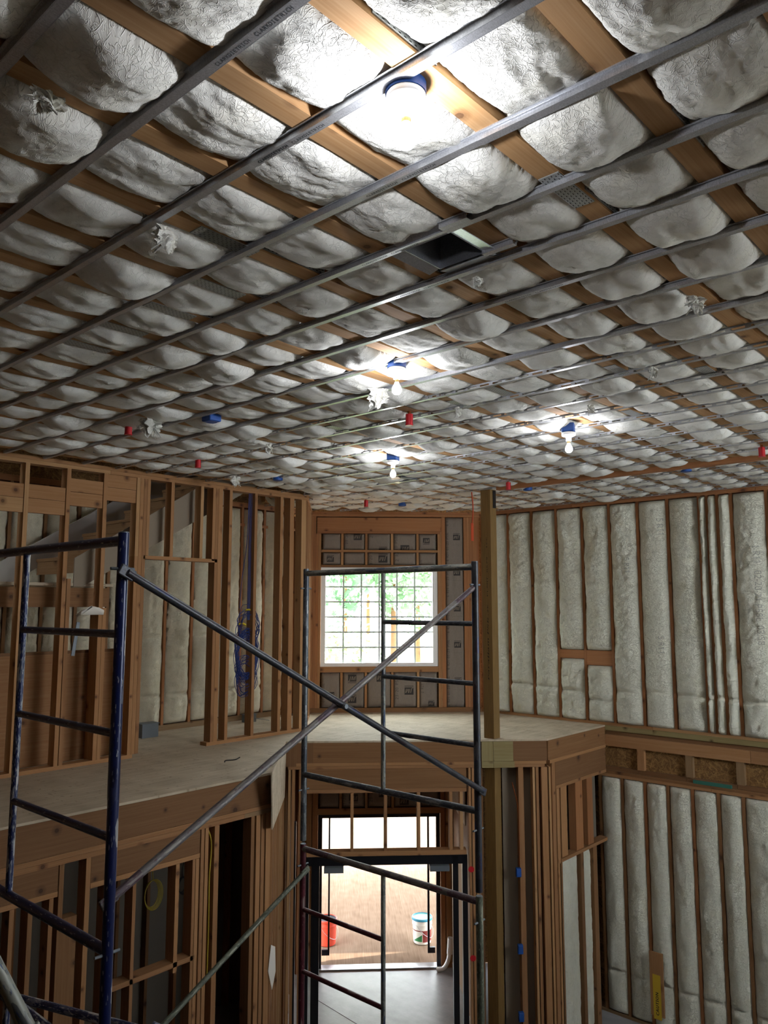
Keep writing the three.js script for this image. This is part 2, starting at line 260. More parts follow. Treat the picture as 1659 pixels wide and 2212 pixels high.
// upper storey floor
const upper = structure('floor_upper', 'plywood subfloor of the upper landing with rim boards along its edge', 'floor');
const deckOutline = [[XN, ZB], [XN, ZE], [5.055, ZE], [6.264, -7.157], [8.46, ZR - 0.005], [XR, ZR], [XR, -6.95], [7.985, ZB]];
function flat(outline, y0, y1, mat, name, parent, inset = 0) {
  const g = prism(outline.map(([x, z]) => [x, z]), y1 - y0); g.rotateX(Math.PI / 2); g.translate(0, y1 + CY, 0);
  const p = g.attributes.position, uv = g.attributes.uv; for (let i = 0; i < p.count; i++) uv.setXY(i, p.getX(i), p.getZ(i)); return add(parent, name, g, mat);
}
flat(deckOutline, YF - 0.02, YF, M.subfloor, 'subfloor', upper);
flat([[XN, ZN], [XR + 0.15, ZN], [XR + 0.15, -6.95], [8.05, ZB - 0.15], [XN, ZB - 0.15]], YG - 0.2, YG, M.slab, 'slab', floor);
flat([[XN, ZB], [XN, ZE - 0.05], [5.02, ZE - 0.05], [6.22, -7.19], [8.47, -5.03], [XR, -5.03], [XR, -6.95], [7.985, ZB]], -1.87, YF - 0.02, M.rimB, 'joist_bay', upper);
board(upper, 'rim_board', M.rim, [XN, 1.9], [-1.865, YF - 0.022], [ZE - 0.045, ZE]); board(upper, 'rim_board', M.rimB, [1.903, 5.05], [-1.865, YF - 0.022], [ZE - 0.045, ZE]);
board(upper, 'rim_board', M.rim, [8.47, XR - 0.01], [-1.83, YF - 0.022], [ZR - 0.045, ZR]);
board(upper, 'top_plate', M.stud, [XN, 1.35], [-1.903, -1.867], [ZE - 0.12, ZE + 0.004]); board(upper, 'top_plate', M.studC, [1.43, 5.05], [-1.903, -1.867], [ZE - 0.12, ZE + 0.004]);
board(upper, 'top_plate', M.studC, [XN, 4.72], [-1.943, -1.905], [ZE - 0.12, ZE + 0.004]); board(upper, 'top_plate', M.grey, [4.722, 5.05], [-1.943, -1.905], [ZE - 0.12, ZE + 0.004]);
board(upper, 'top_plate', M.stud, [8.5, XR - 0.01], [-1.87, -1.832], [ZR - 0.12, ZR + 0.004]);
const upperD = diagGroup(new THREE.Group()); upperD.name = 'entry_edge'; upper.add(upperD);
board(upperD, 'rim_board', M.rim, [-0.6, 1.68], [-1.83, YF - 0.022], [-DE - 0.045, -DE]); board(upperD, 'rim_board', M.rimB, [2.066, 2.47], [-1.83, YF - 0.022], [-DE - 0.045, -DE]);
board(upperD, 'top_plate', M.stud, [-0.6, 1.68], [-1.866, -1.832], [-DE - 0.12, -DE + 0.004]); board(upperD, 'top_plate', M.studC, [-0.6, 1.68], [-1.902, -1.868], [-DE - 0.12, -DE + 0.004]);
board(upperD, 'top_plate', M.stud, [2.07, 2.46], [-1.866, -1.832], [-DE - 0.12, -DE + 0.004]); board(upperD, 'top_plate', M.studC, [2.07, 2.44], [-1.902, -1.868], [-DE - 0.12, -DE + 0.004]);
board(upperD, 'treated_block', M.green, [1.684, 1.822], [-1.83, YF - 0.022], [-DE - 0.04, -DE + 0.012]); board(upperD, 'treated_block', M.green, [1.825, 2.062], [-1.83, YF - 0.022], [-DE - 0.04, -DE + 0.012]);
board(upperD, 'treated_plate', M.green, [1.684, 1.822], [-1.905, -1.832], [-DE - 0.04, -DE + 0.016]); board(upperD, 'treated_plate', M.green, [1.825, 2.075], [-1.905, -1.832], [-DE - 0.04, -DE + 0.016]);
board(upperD, 'rim_board', M.rimB, [-0.632 - 0.04, -0.632], [-1.865, YF - 0.022], [-DE, -7.82]);
{ // pale plywood sheet on the return face of the landing, cut off on a slant
  const P = (px, py) => { const d = ray(px, py), k = (d.x + d.z) * S2; d.multiplyScalar(-0.618 / k); return [(d.x - d.z) * S2, d.y]; };
  const g = prism([P(588, 1669), P(619, 1606), P(615, 1722), P(589, 1792)], 0.012); g.rotateY(Math.PI / 2); g.translate(-0.63, CY, 0);
  const p = g.attributes.position, uv = g.attributes.uv; for (let i = 0; i < p.count; i++) uv.setXY(i, p.getZ(i) * 2, p.getY(i)); add(upperD, 'plywood_panel', g, M.plyPale);
}

// ---------------------------------------------------------------- right wall (x = XR): upper and lower storey framing
const wallR = structure('wall_right', 'insulated stud wall with wood top plate and band of board panels');
board(wallR, 'sheathing', M.osb, [XR + 0.14, XR + 0.16], [YG, 2.0], [-6.97, ZN]);
for (const [a, b] of [[-6.95, -5.35], [-5.345, -2.9], [-2.895, 0.8], [0.805, ZN]]) { board(wallR, 'top_plate', FIRS, [XR - 0.002, XR + 0.14], [YT, YT + 0.037], [a, b]); board(wallR, 'top_plate', FIRS, [XR - 0.002, XR + 0.14], [YT + 0.039, JB], [a + 0.4, Math.min(ZN, b + 0.4)]); }
for (const [a, b] of [[-6.95, -4.3], [-4.297, ZN]]) { board(wallR, 'sole_plate', STUDS, [XR, XR + 0.14], [-1.581, -1.543], [a, b]); board(wallR, 'sole_plate', M.green, [XR - 0.004, XR + 0.14], [-1.645, -1.583], [Math.max(a, ZR), b]); }
for (const [a, b] of [[ZR, -3.12], [-3.115, 0.2], [0.205, ZN]]) board(wallR, 'ledger', [M.stud, M.studC, M.grey], [XR - 0.01, XR + 0.14], [-1.845, -1.70], [a, b]);
board(wallR, 'ledger_gap', M.rimB, [XR + 0.02, XR + 0.14], [-1.70, -1.645], [ZR, ZN]);
const upStudZ = []; for (let i = -1; i < 8; i++) upStudZ.push(-6.43 + i * 0.4064);
const narrow = [1525, 1547, 1577, 1654].map((px) => onX(px, 1070, XR).z);
upStudZ.push(...narrow); for (let z = narrow[3] + 0.4064; z < ZN; z += 0.4064) upStudZ.push(z);
for (const z of upStudZ) board(wallR, 'stud', FIRS, [XR, XR + 0.14], [-1.543, YT], [z - 0.019, z + 0.019]);
board(wallR, 'corner_post', FIRS, [XR, XR + 0.14], [-1.543, YT], [-6.93, -6.86]);
board(wallR, 'blocking', M.fir, [XR, XR + 0.04], [-0.722, -0.604], [upStudZ[3] + 0.02, upStudZ[4] - 0.02]); board(wallR, 'blocking', M.fir, [XR, XR + 0.04], [-0.802, -0.602], [upStudZ[4] + 0.02, upStudZ[5] - 0.02]);
const bandZ = [1295, 1384, 1488, 1598].map((px) => onX(px, 1640, XR).z); bandZ.push(bandZ[3] + 0.61, bandZ[3] + 1.22, bandZ[3] + 1.83, bandZ[3] + 2.44, bandZ[3] + 3.05, bandZ[3] + 3.66);
bandZ.forEach((z, i) => { board(wallR, 'truss_block', [M.stud, M.grey], [XR - 0.004, XR + 0.10], [-2.11, -1.845], [z - 0.046, z + 0.046]); if (i + 1 < bandZ.length) { board(wallR, 'osb_panel', M.osb, [XR + 0.055, XR + 0.07], [-2.15, -1.845], [z + 0.046, bandZ[i + 1] - 0.046]); board(wallR, 'truss_chord', M.rimB, [XR + 0.02, XR + 0.14], [-2.165, -2.112], [z - 0.046, bandZ[i + 1] - 0.05]); } });
for (const [a, b] of [[ZR - 0.2, -3.6], [-3.596, ZN]]) { board(wallR, 'top_plate', [M.rim, M.grey], [XR, XR + 0.14], [-2.205, -2.167], [a, b]); board(wallR, 'top_plate', [M.grey, M.stud], [XR, XR + 0.14], [-2.244, -2.207], [a, b]); }
const loStudZ = [1296, 1343.6, 1393, 1442.6, 1495.7, 1551.6, 1605.5].map((px, i) => onX(px, 1690 + i * 7, XR).z); for (let i = 0; i < 14; i++) loStudZ.push(loStudZ[6] + 0.4064 * (i + 1));
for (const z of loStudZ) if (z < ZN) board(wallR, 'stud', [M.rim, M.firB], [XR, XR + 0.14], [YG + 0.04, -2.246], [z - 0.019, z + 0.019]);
board(wallR, 'sole_plate', M.grey, [XR, XR + 0.14], [YG, YG + 0.04], [-6.9, ZN]);
board(wallR, 'caulk_strip', M.teal, [XR - 0.006, XR + 0.02], [-2.17, -2.13], [onX(1497, 1680, XR).z, onX(1580, 1690, XR).z]);

// batts on the right wall
const upName = ['full-height white fibreglass batt between upper studs of the right-hand wall', 'batts of the upper right wall'];
upStudZ.forEach((z, i) => {
  if (i + 1 >= upStudZ.length || z > 1.5) return; const z2 = upStudZ[i + 1], Wd = z2 - z - 0.045, c = (z + z2) / 2;
  const put = (y0, y1, seams, label, group, mat = M.fluffWall) => { const m = add(scene, 'insulation_batt', wallBatt(Wd + 0.02, y1 - y0, i * 1.37 + y0, 0.065, seams.map((q) => q - y0), i === 7 || i === 6 ? 0.55 : 1), mat, [XR + 0.0, y0 + CY, c]); m.rotation.y = -Math.PI / 2; tag(m, label, 'insulation', group); };
  const narrowOne = Wd < 0.3;
  const inked = (words) => { const H = YT - 0.012 + 1.545, w = Wd + 0.02, sd = i * 1.37 - 1.545, t = canvasTex(256, 2048, (x, cw, ch) => { x.fillStyle = '#f6f4ec'; x.fillRect(0, 0, cw, ch); x.fillStyle = 'rgba(90,90,98,0.36)'; for (const [txt, u, v, sz] of words) { x.save(); x.translate(u * cw, v * ch); x.rotate(Math.PI / 2); x.font = `${sz}px sans-serif`; x.fillText(txt, 0, 0); x.restore(); } }); t.repeat.set(1 / w, 1 / H); t.offset.set(-sd * 0.53 / w, -sd * 0.29 / H); const m = M.fluffWall.clone(); m.map = t; return m; };
  const inkMat = i === 6 ? inked([['5 R11', 0.72, 0.08, 66], ['5 R11', 0.62, 0.60, 66]]) : i === 11 ? inked([['1 R11   02-20-21 P58L  03:58', 0.62, 0.22, 66]]) : i === 5 ? inked([['5 R11', 0.6, 0.25, 60]]) : undefined;
  if (i === 3 || i === 4) { const top = i === 3 ? -0.600 : -0.598, bot = i === 3 ? -0.726 : -0.806; put(top, YT - 0.01, [], `white batt above the ${i === 3 ? 'narrow' : 'wide'} wood block in the upper right wall`); put(-1.545, bot, [-1.16 - 0.1 * (i - 3)], `crumpled white batt below the ${i === 3 ? 'narrow' : 'wide'} wood block in the upper right wall`); }
  else put(-1.545, YT - 0.012, [-1.10 - (i % 3) * 0.015], narrowOne ? `thin torn strip of white batt, ${ORD[i - 8]} of those between close upper studs` : `full-height white fibreglass batt, ${ORD[i]} upper stud bay from the window corner`, narrowOne ? 'torn strips between close studs' : upName[1], inkMat ?? M.fluffWall);
});
loStudZ.forEach((z, i) => {
  if (i + 1 >= loStudZ.length || z > 1.5) return; const z2 = loStudZ[i + 1], Wd = z2 - z - 0.04;
  const m = add(scene, 'insulation_batt', wallBatt(Wd + 0.015, 2.9, i * 2.11 + 40, 0.03, [0.5], 0.6), M.fluffWall, [XR + 0.0, YG + 0.045 + CY, (z + z2) / 2]); m.rotation.y = -Math.PI / 2;
  tag(m, `tall white batt in the ${ORD[i]} lower stud bay from the entry corner`, 'insulation', 'batts of the lower right wall');
});

// ---------------------------------------------------------------- window wall (diagonal frame)
const wallW = diagGroup(structure('wall_window', 'fir-framed wall around the big gridded window, filled with kraft-faced batts'));
const zw = [-DW - 0.14, -DW];
board(wallW, 'sheathing', M.osb, [-0.75, -0.30], [YG, 2.0], [-DW - 0.16, -DW - 0.14]); board(wallW, 'sheathing', M.osb, [1.486, 2.2], [YG, 2.0], [-DW - 0.16, -DW - 0.14]);
board(wallW, 'sheathing', M.osb, [-0.30, 1.486], [0.581, 2.0], [-DW - 0.16, -DW - 0.14]); board(wallW, 'sheathing', M.osb, [-0.30, 1.486], [-3.05, -0.91], [-DW - 0.16, -DW - 0.14]);
board(wallW, 'top_plate', M.fir, [-0.45, 2.14], [1.362, 1.398], zw); board(wallW, 'top_plate', M.firB, [-0.45, 2.14], [1.40, 1.436], zw);
board(wallW, 'header', M.fir, [-0.364, 1.545], [1.138, 1.347], [-DW - 0.12, -DW + 0.004]); board(wallW, 'header_plate', M.firB, [-0.364, 1.545], [1.102, 1.136], zw);
for (const [a, b] of [[-0.45, -0.415], [-0.413, -0.378]]) board(wallW, 'king_stud', FIRS, [a, b], [-1.514, 1.36], zw);
board(wallW, 'jack_stud', M.fir, [-0.376, -0.34], [-1.514, 1.10], zw); board(wallW, 'jack_stud', M.stud, [-0.338, -0.302], [-1.514, 1.10], zw);
board(wallW, 'jack_stud', M.stud, [1.488, 1.526], [-1.514, 1.10], zw); board(wallW, 'king_stud', M.fir, [1.548, 1.605], [-1.514, 1.36], zw); board(wallW, 'jack_stud', M.stud, [1.528, 1.546], [-1.514, 1.136], zw);
for (const [a, b] of [[1.89, 1.935], [1.937, 1.975], [1.977, 2.03], [2.032, 2.13]]) board(wallW, 'corner_stud', FIRS, [a, b], [-1.514, 1.36], zw);
for (const [a, b] of [[-0.74, -0.70], [-0.56, -0.52]]) board(wallW, 'stud', FIRS, [a, b], [-1.514, 1.36], zw);
const cripT = [0.022, 0.389, 0.786, 1.177];
board(wallW, 'blocking', M.stud, [-0.30, 1.486], [0.815, 0.85], [-DW - 0.10, -DW]); board(wallW, 'opening_head', M.rim, [-0.30, 1.486], [0.585, 0.62], zw);
for (const t of cripT) { board(wallW, 'cripple_stud', STUDS, [t - 0.018, t + 0.018], [0.852, 1.10], zw); board(wallW, 'cripple_stud', STUDS, [t - 0.018, t + 0.018], [0.622, 0.813], zw); board(wallW, 'cripple_stud', STUDS, [t - 0.018, t + 0.018], [-1.512, -0.992], zw); }
board(wallW, 'sill_plate', M.stud, [-0.30, 1.486], [-0.99, -0.91], [-DW - 0.14, -DW + 0.006]); board(wallW, 'sole_plate', M.rim, [-0.75, 2.14], [-1.581, -1.516], [-DW - 0.14, -DW + 0.004]);
// kraft-faced batts
function facedBatt(T0, T1, y0, y1, mat, label, group, s) {
  const m = add(scene, 'faced_batt', softGrid(14, Math.max(8, Math.round((y1 - y0) / 0.05)), (u, v) => { const t = u * 2 - 1, e = Math.min(1, Math.min(Math.min(u, 1 - u) * (T1 - T0), Math.min(v, 1 - v) * (y1 - y0)) / 0.03); return [(u - 0.5) * (T1 - T0), v * (y1 - y0), -0.03 + 0.028 * Math.sqrt(e) + 0.012 * fbm(u * 4 + s, v * 5 * (y1 - y0), s, 2)]; }, (u, v) => [(u - 0.5) * (T1 - T0), v * (y1 - y0), -0.12], (u, v) => [u, v * (y1 - y0) / (T1 - T0) / 2 + (s * 0.37) % 1 * ((y1 - y0) > 0.3 ? 0.15 : 1)]), mat);
  const p = fromDiag((T0 + T1) / 2, 0, DW + 0.002); m.position.set(p[0], y0 + CY, p[2]); m.rotation.y = DIAG; return tag(m, label, 'insulation', group);
}
const edges = [-0.30, ...cripT, 1.486], rows = [[0.855, 1.10, 'upper row above the window'], [0.625, 0.812, 'lower row above the window'], [-1.51, -0.995, 'row under the window sill']];
rows.forEach(([y0, y1, where], r) => { for (let i = 0; i < 5; i++) facedBatt(edges[i] + 0.022, edges[i + 1] - 0.022, y0, y1, KRAFT[(i * 2 + r * 3) % 5], `brown kraft-faced batt in the ${where}, ${ORD[i]} from the partition side`, `kraft batts of the ${where}`, i * 3 + r * 11); });
facedBatt(1.612, 1.885, -1.512, 1.358, kraftTall, 'tall brown kraft-faced batt with repeated print right of the window', undefined, 77);
facedBatt(-0.69, -0.57, -1.512, 1.3, kraftTall, 'narrow kraft-faced batt left of the window behind the stud partition', undefined, 91);

// window
const win = diagGroup(structure('window_1', 'white framed window divided by a thin grid', 'window'));
const gw = [-0.228, 1.407, -0.853, 0.517], zf = [-DW - 0.10, -DW - 0.02];
board(win, 'frame', M.vinyl, [-0.298, gw[0]], [-0.908, 0.583], zf); board(win, 'frame', M.vinyl, [gw[1], 1.484], [-0.908, 0.583], zf); board(win, 'frame', M.vinyl, [gw[0], gw[1]], [gw[3], 0.583], zf); board(win, 'frame', M.vinyl, [gw[0], gw[1]], [-0.908, gw[2]], zf);
const glass = new THREE.MeshPhysicalMaterial({ color: 0xf4fbf8, roughness: 0, transmission: 1, thickness: 0, ior: 1.45 });
const pw = (gw[1] - gw[0]) / 6, ph = (gw[3] - gw[2]) / 6;
for (let i = 1; i < 6; i++) { board(win, 'muntin', M.muntin, [gw[0] + pw * i - 0.011, gw[0] + pw * i + 0.011], [gw[2], gw[3]], [-DW - 0.066, -DW - 0.056]); board(win, 'muntin', M.muntin, [gw[0], gw[1]], [gw[2] + ph * i - 0.011, gw[2] + ph * i + 0.011], [-DW - 0.065, -DW - 0.057]); }  // white grid, greyed in its colour to look backlit
for (let i = 0; i < 6; i++) for (let j = 0; j < 6; j++) add(win, 'pane', new THREE.PlaneGeometry(pw - 0.018, ph - 0.018), glass, [gw[0] + pw * (i + 0.5), gw[2] + ph * (j + 0.5) + CY, -DW - 0.061]);

// ---------------------------------------------------------------- back wall of the upper hall (z = ZB) and side wall of the window bay
const wallB = structure('wall_back', 'insulated stud wall behind the stair and the partition');
board(wallB, 'sheathing', M.osb, [XN, 8.0], [YG, 4.2], [ZB - 0.16, ZB - 0.14]);
board(wallB, 'sole_plate', M.grey, [XN, 8.0], [-1.581, -1.51], [ZB - 0.14, ZB + 0.003]);
board(wallB, 'top_plate', M.fir, [6.2, 8.0], [1.13, 1.17], [ZB - 0.14, ZB + 0.003]); board(wallB, 'top_plate', M.fir, [XN, 8.0], [1.40, 1.47], [ZB - 0.14, ZB + 0.003]);
const backX = []; for (let x = -2.6; x < 7.95; x += 0.4064) backX.push(x + 0.2);
for (const x of backX) { board(wallB, 'stud', x > 5 ? FIRS : RIMS, [x - 0.019, x + 0.019], [-1.51, 1.40], [ZB - 0.14, ZB]); }
backX.forEach((x, i) => { if (i + 1 >= backX.length || x < 1.8) return; const m = add(scene, 'insulation_batt', wallBatt(0.36, 2.88, i * 1.91 + 80, 0.04, [0.36, 0.8 + (i % 2) * 0.3], 1, 0.03), M.fluffWarm, [x + 0.203, -1.50 + CY, ZB]); tag(m, x > 5.2 ? `cream batt in the back wall beyond the partition, ${ORD[backX.length - 2 - i]} stud bay from the window wall` : `cream batt in the back wall behind the stair, ${ORD[backX.length - 2 - i]} stud bay from the window wall`, 'insulation', x > 5.2 ? 'back wall batts past the opening' : 'back wall batts behind the stair'); });
const baySide = diagGroup(structure('wall_bay', 'stud side wall of the window bay seen edge on'));
for (const d of [10.36, 10.56, 10.95, 11.36, 11.78]) board(baySide, 'stud', STUDS, [-0.58, -0.44], [-1.543, YT], [-d - 0.038, -d]);
board(baySide, 'top_plate', M.stud, [-0.58, -0.44], [YT, JB], [-11.95, -10.3]); board(baySide, 'sole_plate', M.stud, [-0.58, -0.44], [-1.581, -1.543], [-11.95, -10.3]);

// ---------------------------------------------------------------- partition (z = ZL)
const wallP = structure('wall_partition', 'open stud partition on the upper landing with a doorway gap');
const zp = [ZL - 0.12, ZL];
board(wallP, 'top_plate', M.studB, [XN, 4.15], [YT, YT + 0.037], zp); board(wallP, 'top_plate', M.stud, [4.153, 6.98], [YT, YT + 0.037], zp); board(wallP, 'top_plate', M.studC, [XN, 3.0], [YT + 0.039, JB], zp); board(wallP, 'top_plate', M.stud, [3.003, 6.98], [YT + 0.039, JB], zp);
board(wallP, 'sole_plate', M.stud, [XN, 4.525], [-1.581, -1.543], zp); board(wallP, 'sole_plate', M.stud, [5.455, 6.98], [-1.581, -1.543], zp);
const ps = (x0, x1, y0 = -1.543, y1 = YT) => board(wallP, 'stud', STUDS, [x0, x1], [y0, y1], zp);
for (let x = 3.262; x > XN; x -= 0.4064) ps(x, x + 0.042); ps(3.68, 3.722); ps(3.73, 3.77, -1.543, 0.27); ps(4.08, 4.122); ps(4.125, 4.165, -1.543, -0.02);
ps(4.465, 4.505, 0.53); ps(4.508, 4.55); ps(4.553, 4.592); ps(4.595, 4.63, 0.545); ps(4.895, 4.935, 0.545); ps(5.29, 5.33, 0.545); ps(5.46, 5.50, 0.52); ps(5.502, 5.542); ps(5.545, 5.60);
ps(4.465, 4.505, -1.543, 0.53);
board(wallP, 'door_head', M.stud, [4.57, 5.545], [0.505, 0.543], zp);
ps(5.70, 5.742); ps(6.085, 6.127); ps(6.50, 6.545); ps(6.66, 6.73); ps(6.86, 6.94);
const blk = (x0, x1, y0, y1, m) => board(wallP, 'blocking', m, [x0, x1], [y0, y1], [ZL - 0.05, ZL - 0.012]);
for (const [x0, x1, top] of [[2.90, 3.26, 1.175], [3.306, 3.676, 1.18], [3.724, 4.078, 1.288], [4.124, 4.463, 1.38]]) { blk(x0, x1, top - 0.135, top, M.stud); blk(x0, x1, top - 0.278, top - 0.139, x0 < 3 ? M.studB : M.stud); }

// ---------------------------------------------------------------- ceiling: joists, deck
const ceiling = structure('ceiling', 'open truss joists with galvanised nail plates under the roof deck', 'ceiling');
flat([[XN, ZN], [XR + 0.1, ZN], [XR + 0.1, -6.9], [7.95, ZB - 0.1], [6.9, ZB - 0.1], [6.9, ZL - 0.1], [XN, ZL - 0.1]], JB + 0.52, JB + 0.68, M.rimB, 'deck', ceiling);
const joistZ = []; for (let k = -9; k < 20; k++) { const z = -0.852 - 0.4064 * k; if (z < ZN - 0.1 && z > ZB) joistZ.push(z); }
const xEnd = (z) => Math.min(XR, 16.914 + z - 0.02), xStart = (z) => (z < ZL + 0.05 ? 7.02 : XN);
const joists = joistZ.map((z) => board(ceiling, 'joist', [M.joist, M.joistB, M.joist], [xStart(z), xEnd(z)], [JB, JB + 0.09], [z - 0.042, z + 0.042]));
board(ceiling, 'beam', M.fir, [7.98, 8.06], [JB - 0.05, JB + 0.1], [-5.3, ZN - 0.1]);
const plateGeo = new THREE.BoxGeometry(0.26, 0.004, 0.078);
for (const [px, py, side] of [[1222, 412], [505, 518], [507, 607], [402, 656], [300, 694], [225, 732], [1115, 836], [1350, 797], [1395, 888], [1010, 870], [1540, 800], [745, 923], [880, 905], [480, 520, 1]]) {
  const p = onY(px, py, JB); let k = 0; joistZ.forEach((z, i) => { if (Math.abs(z - p.z) < Math.abs(joistZ[k] - p.z)) k = i; }); const j = joists[k];
  add(j, 'nail_plate', plateGeo, M.plate, [p.x - j.position.x, -0.047, 0]);
  const sidePlate = add(j, 'nail_plate', plateGeo, M.plate, [p.x - j.position.x + 0.18, 0.003, 0.0445]); sidePlate.rotation.x = Math.PI / 2;
}
for (const [px, py] of [[880, 92], [1450, 300], [870, 590], [960, 700], [1300, 640], [700, 560], [620, 690], [560, 640], [770, 790]]) { const p = onY(px, py, JB); let k = 0; joistZ.forEach((z, i) => { if (Math.abs(z - p.z) < Math.abs(joistZ[k] - p.z)) k = i; }); const j = joists[k], m = add(j, 'nail_plate', plateGeo, M.plate, [p.x - j.position.x, 0.003, 0.0445]); m.rotation.x = Math.PI / 2; }

// furring channels
const chX = [-0.4, 0, 0.385, 0.765, 1.14, 1.512, 1.905, 2.305, 2.665, 3.045, 3.425, 3.828, 4.197, 4.56]; for (let x = 4.95; x < XR; x += 0.385) chX.push(x);
function channelGeo(L, slotted) {                 // along z from 0 to L; hat open upward, face down
  const gs = [], b = (x0, x1, y0, y1, z0 = 0, z1 = L) => { const g = boardGeo(x1 - x0, y1 - y0, z1 - z0).clone(); g.translate((x0 + x1) / 2, (y0 + y1) / 2, (z0 + z1) / 2); gs.push(g); };
  b(-0.0125, 0.0125, -0.022, -0.0208); b(-0.023, -0.014, -0.0015, 0);
  if (!slotted) { b(0.014, 0.023, -0.0015, 0); b(-0.0145, -0.013, -0.022, 0); b(0.013, 0.0145, -0.022, 0); b(-0.0245, -0.0225, -0.004, 0); b(0.0225, 0.0245, -0.004, 0); }
  else { b(-0.0145, -0.013, -0.007, 0); b(-0.0145, -0.013, -0.022, -0.018); for (let z = 0; z < L - 0.03; z += 0.1) b(-0.0145, -0.013, -0.018, -0.007, z, Math.min(L, z + 0.028)); }
  return mergeGeometries(gs);
}
const splice = { 4: onY(288, 256, JB - 0.02).z, 5: onY(692, 273, JB - 0.02).z, 6: onY(1108, 273, JB - 0.02).z, 7: onY(1482, 283, JB - 0.02).z, 8: onY(968, 610, JB - 0.02).z, 9: onY(1076, 661, JB - 0.02).z, 10: onY(1162, 703, JB - 0.02).z };
const stampTex = canvasTex(1024, 64, (x, w, h) => { x.clearRect(0, 0, w, h); x.fillStyle = '#3d3f42'; x.font = 'bold 52px monospace'; x.textBaseline = 'middle'; x.fillText('CLARKDIETRICH  CLARKDIETRICH', 10, 34); }), stampMat = new THREE.MeshStandardMaterial({ map: stampTex, transparent: true, alphaTest: 0.45, roughness: 0.6, metalness: 0.4 }), stampGeo = new THREE.PlaneGeometry(0.36, 0.018);
const stampZ = { 4: onY(560, 70, JB - 0.02).z, 5: onY(640, 305, JB - 0.02).z, 6: onY(880, 388, JB - 0.02).z, 7: onY(700, 470, JB - 0.02).z, 8: onY(930, 625, JB - 0.02).z, 9: onY(1180, 640, JB - 0.02).z };
chX.forEach((x, i) => {
  const zEnd = Math.max(x < 7.0 ? ZL + 0.02 : ZB + 0.1, x - 16.85) + 0.01, slotted = x > 4.0, cut = splice[i] ?? -3.2 - (i % 3) * 0.9;
  const lab = slotted ? ['slotted galvanised resilient channel crossing the far ceiling', 'slotted ceiling channels'] : ['plain galvanised furring channel crossing the near ceiling', 'plain ceiling channels'];
  [[ZN - 0.4, cut - 0.12], [cut, zEnd]].forEach(([a, b], k) => { const m = add(scene, 'furring_channel', channelGeo(a - b, slotted), M.zinc, [x, JB + CY, b]); if (!k) m.scale.set(1.09, 1.09, 1); if (stampZ[i] && b < stampZ[i] && a > stampZ[i]) { const q = add(m, 'stamp', stampGeo, stampMat, [0, -0.0226, stampZ[i] - b]); q.rotation.set(Math.PI / 2, 0, Math.PI / 2); } tag(m, `${slotted ? 'slotted galvanised' : 'plain galvanised'} ceiling channel ${k ? 'ending over the partition' : 'starting behind the viewer'}, ${ORD[chX.length - 1 - i]} from right wall`, 'channel', lab[1]); });
});

// ceiling batts, three spans each
const battLabel = { near: ['puffy white ceiling batt between joists in front of the square duct', 'near ceiling batts'], mid: ['puffy white ceiling batt between joists around the hanging lamps', 'middle ceiling batts'], far: ['puffy white ceiling batt between joists close to the outer walls', 'far ceiling batts'] };
const duct = { x: [2.24, 2.66], z: [-2.1, -1.68] };
for (let k = 0; k < joistZ.length - 1; k++) {
  const zc = (joistZ[k] + joistZ[k + 1]) / 2, s0 = xStart(joistZ[k + 1]), e0 = xEnd(joistZ[k + 1]) - 0.03;
  if (zc > 1.4) continue;
  const marks = chX.filter((x) => x > s0 + 0.05 && x < e0 - 0.1); const line = [...(s0 > 0 ? [s0] : []), ...marks, e0];
  let i = (k % 3 === 0 || s0 > 0) ? 0 : k % 3;
  for (; i < line.length - 1; i += 3) {
    let xs = line.slice(i, i + 4); if (xs.length < 2) break;
    const isDuct = Math.abs(zc - -1.871) < 0.1; let pieces = [xs];
    if (isDuct) pieces = [xs.filter((x) => x <= 2.31), xs.filter((x) => x >= 2.66)].filter((p) => p.length > 1);
    const isDuct2 = Math.abs(zc + 5.53) < 0.15;
    for (const p of pieces) {
      const x0 = p[0], mid = (x0 + p[p.length - 1]) / 2, d = Math.hypot(mid, zc), detail = d < 3.0 ? 56 : d < 5.5 ? 28 : 14;
      // leave out what neither the lens nor its light reaches
      const l = d < 2.9 ? battLabel.near : d < 7.5 ? battLabel.mid : battLabel.far;
      const m = add(scene, 'ceiling_batt', ceilingBatt(p, 0.335, detail, k * 2.7 + i * 0.9 + x0, isDuct2 ? 0.045 : 0.058), M.fluff, [x0, JB + CY, zc]); tag(m, `puffy ceiling batt, ${ORD[joistZ.length - 2 - k]} joist bay from the window bay, ${ORD[chX.length - 1 - chX.findIndex((q) => q >= x0 - 0.01)] ?? 'last'} channel from right wall`, 'insulation', l[1]);
    }
  }
}

// ---------------------------------------------------------------- the rest of the shell, behind the camera, with added opening and shade floor
const wallN = structure('wall_near', 'sheathed wall behind the viewer with an unseen opening added for daylight');
const addedOpenX = [[5.2, 8.6]];  // unseen opening added here, placed and sized for the daylight it lets in
{ const zz = [ZN, ZN + 0.15]; let x = XN; for (const [a, b] of [...addedOpenX, [XR + 0.16, XR + 0.16]]) { board(wallN, 'sheathing', M.osb, [x, a], [YG, 2.0], zz); if (b > a) { board(wallN, 'sheathing', M.osb, [a, b], [1.0, 2.0], zz); board(wallN, 'sheathing', M.osb, [a, b], [YG, -1.0], zz); } x = b; } }
const wallS = structure('wall_side', 'sheathed wall at the far left end of the room');
board(wallS, 'sheathing', M.osb, [XN - 0.15, XN], [YG, 2.0], [ZB - 0.16, ZN + 0.15]); board(wallS, 'roof_over_stair', M.rimB, [XN, 8.05], [3.4, 3.6], [ZB - 0.14, ZL]);
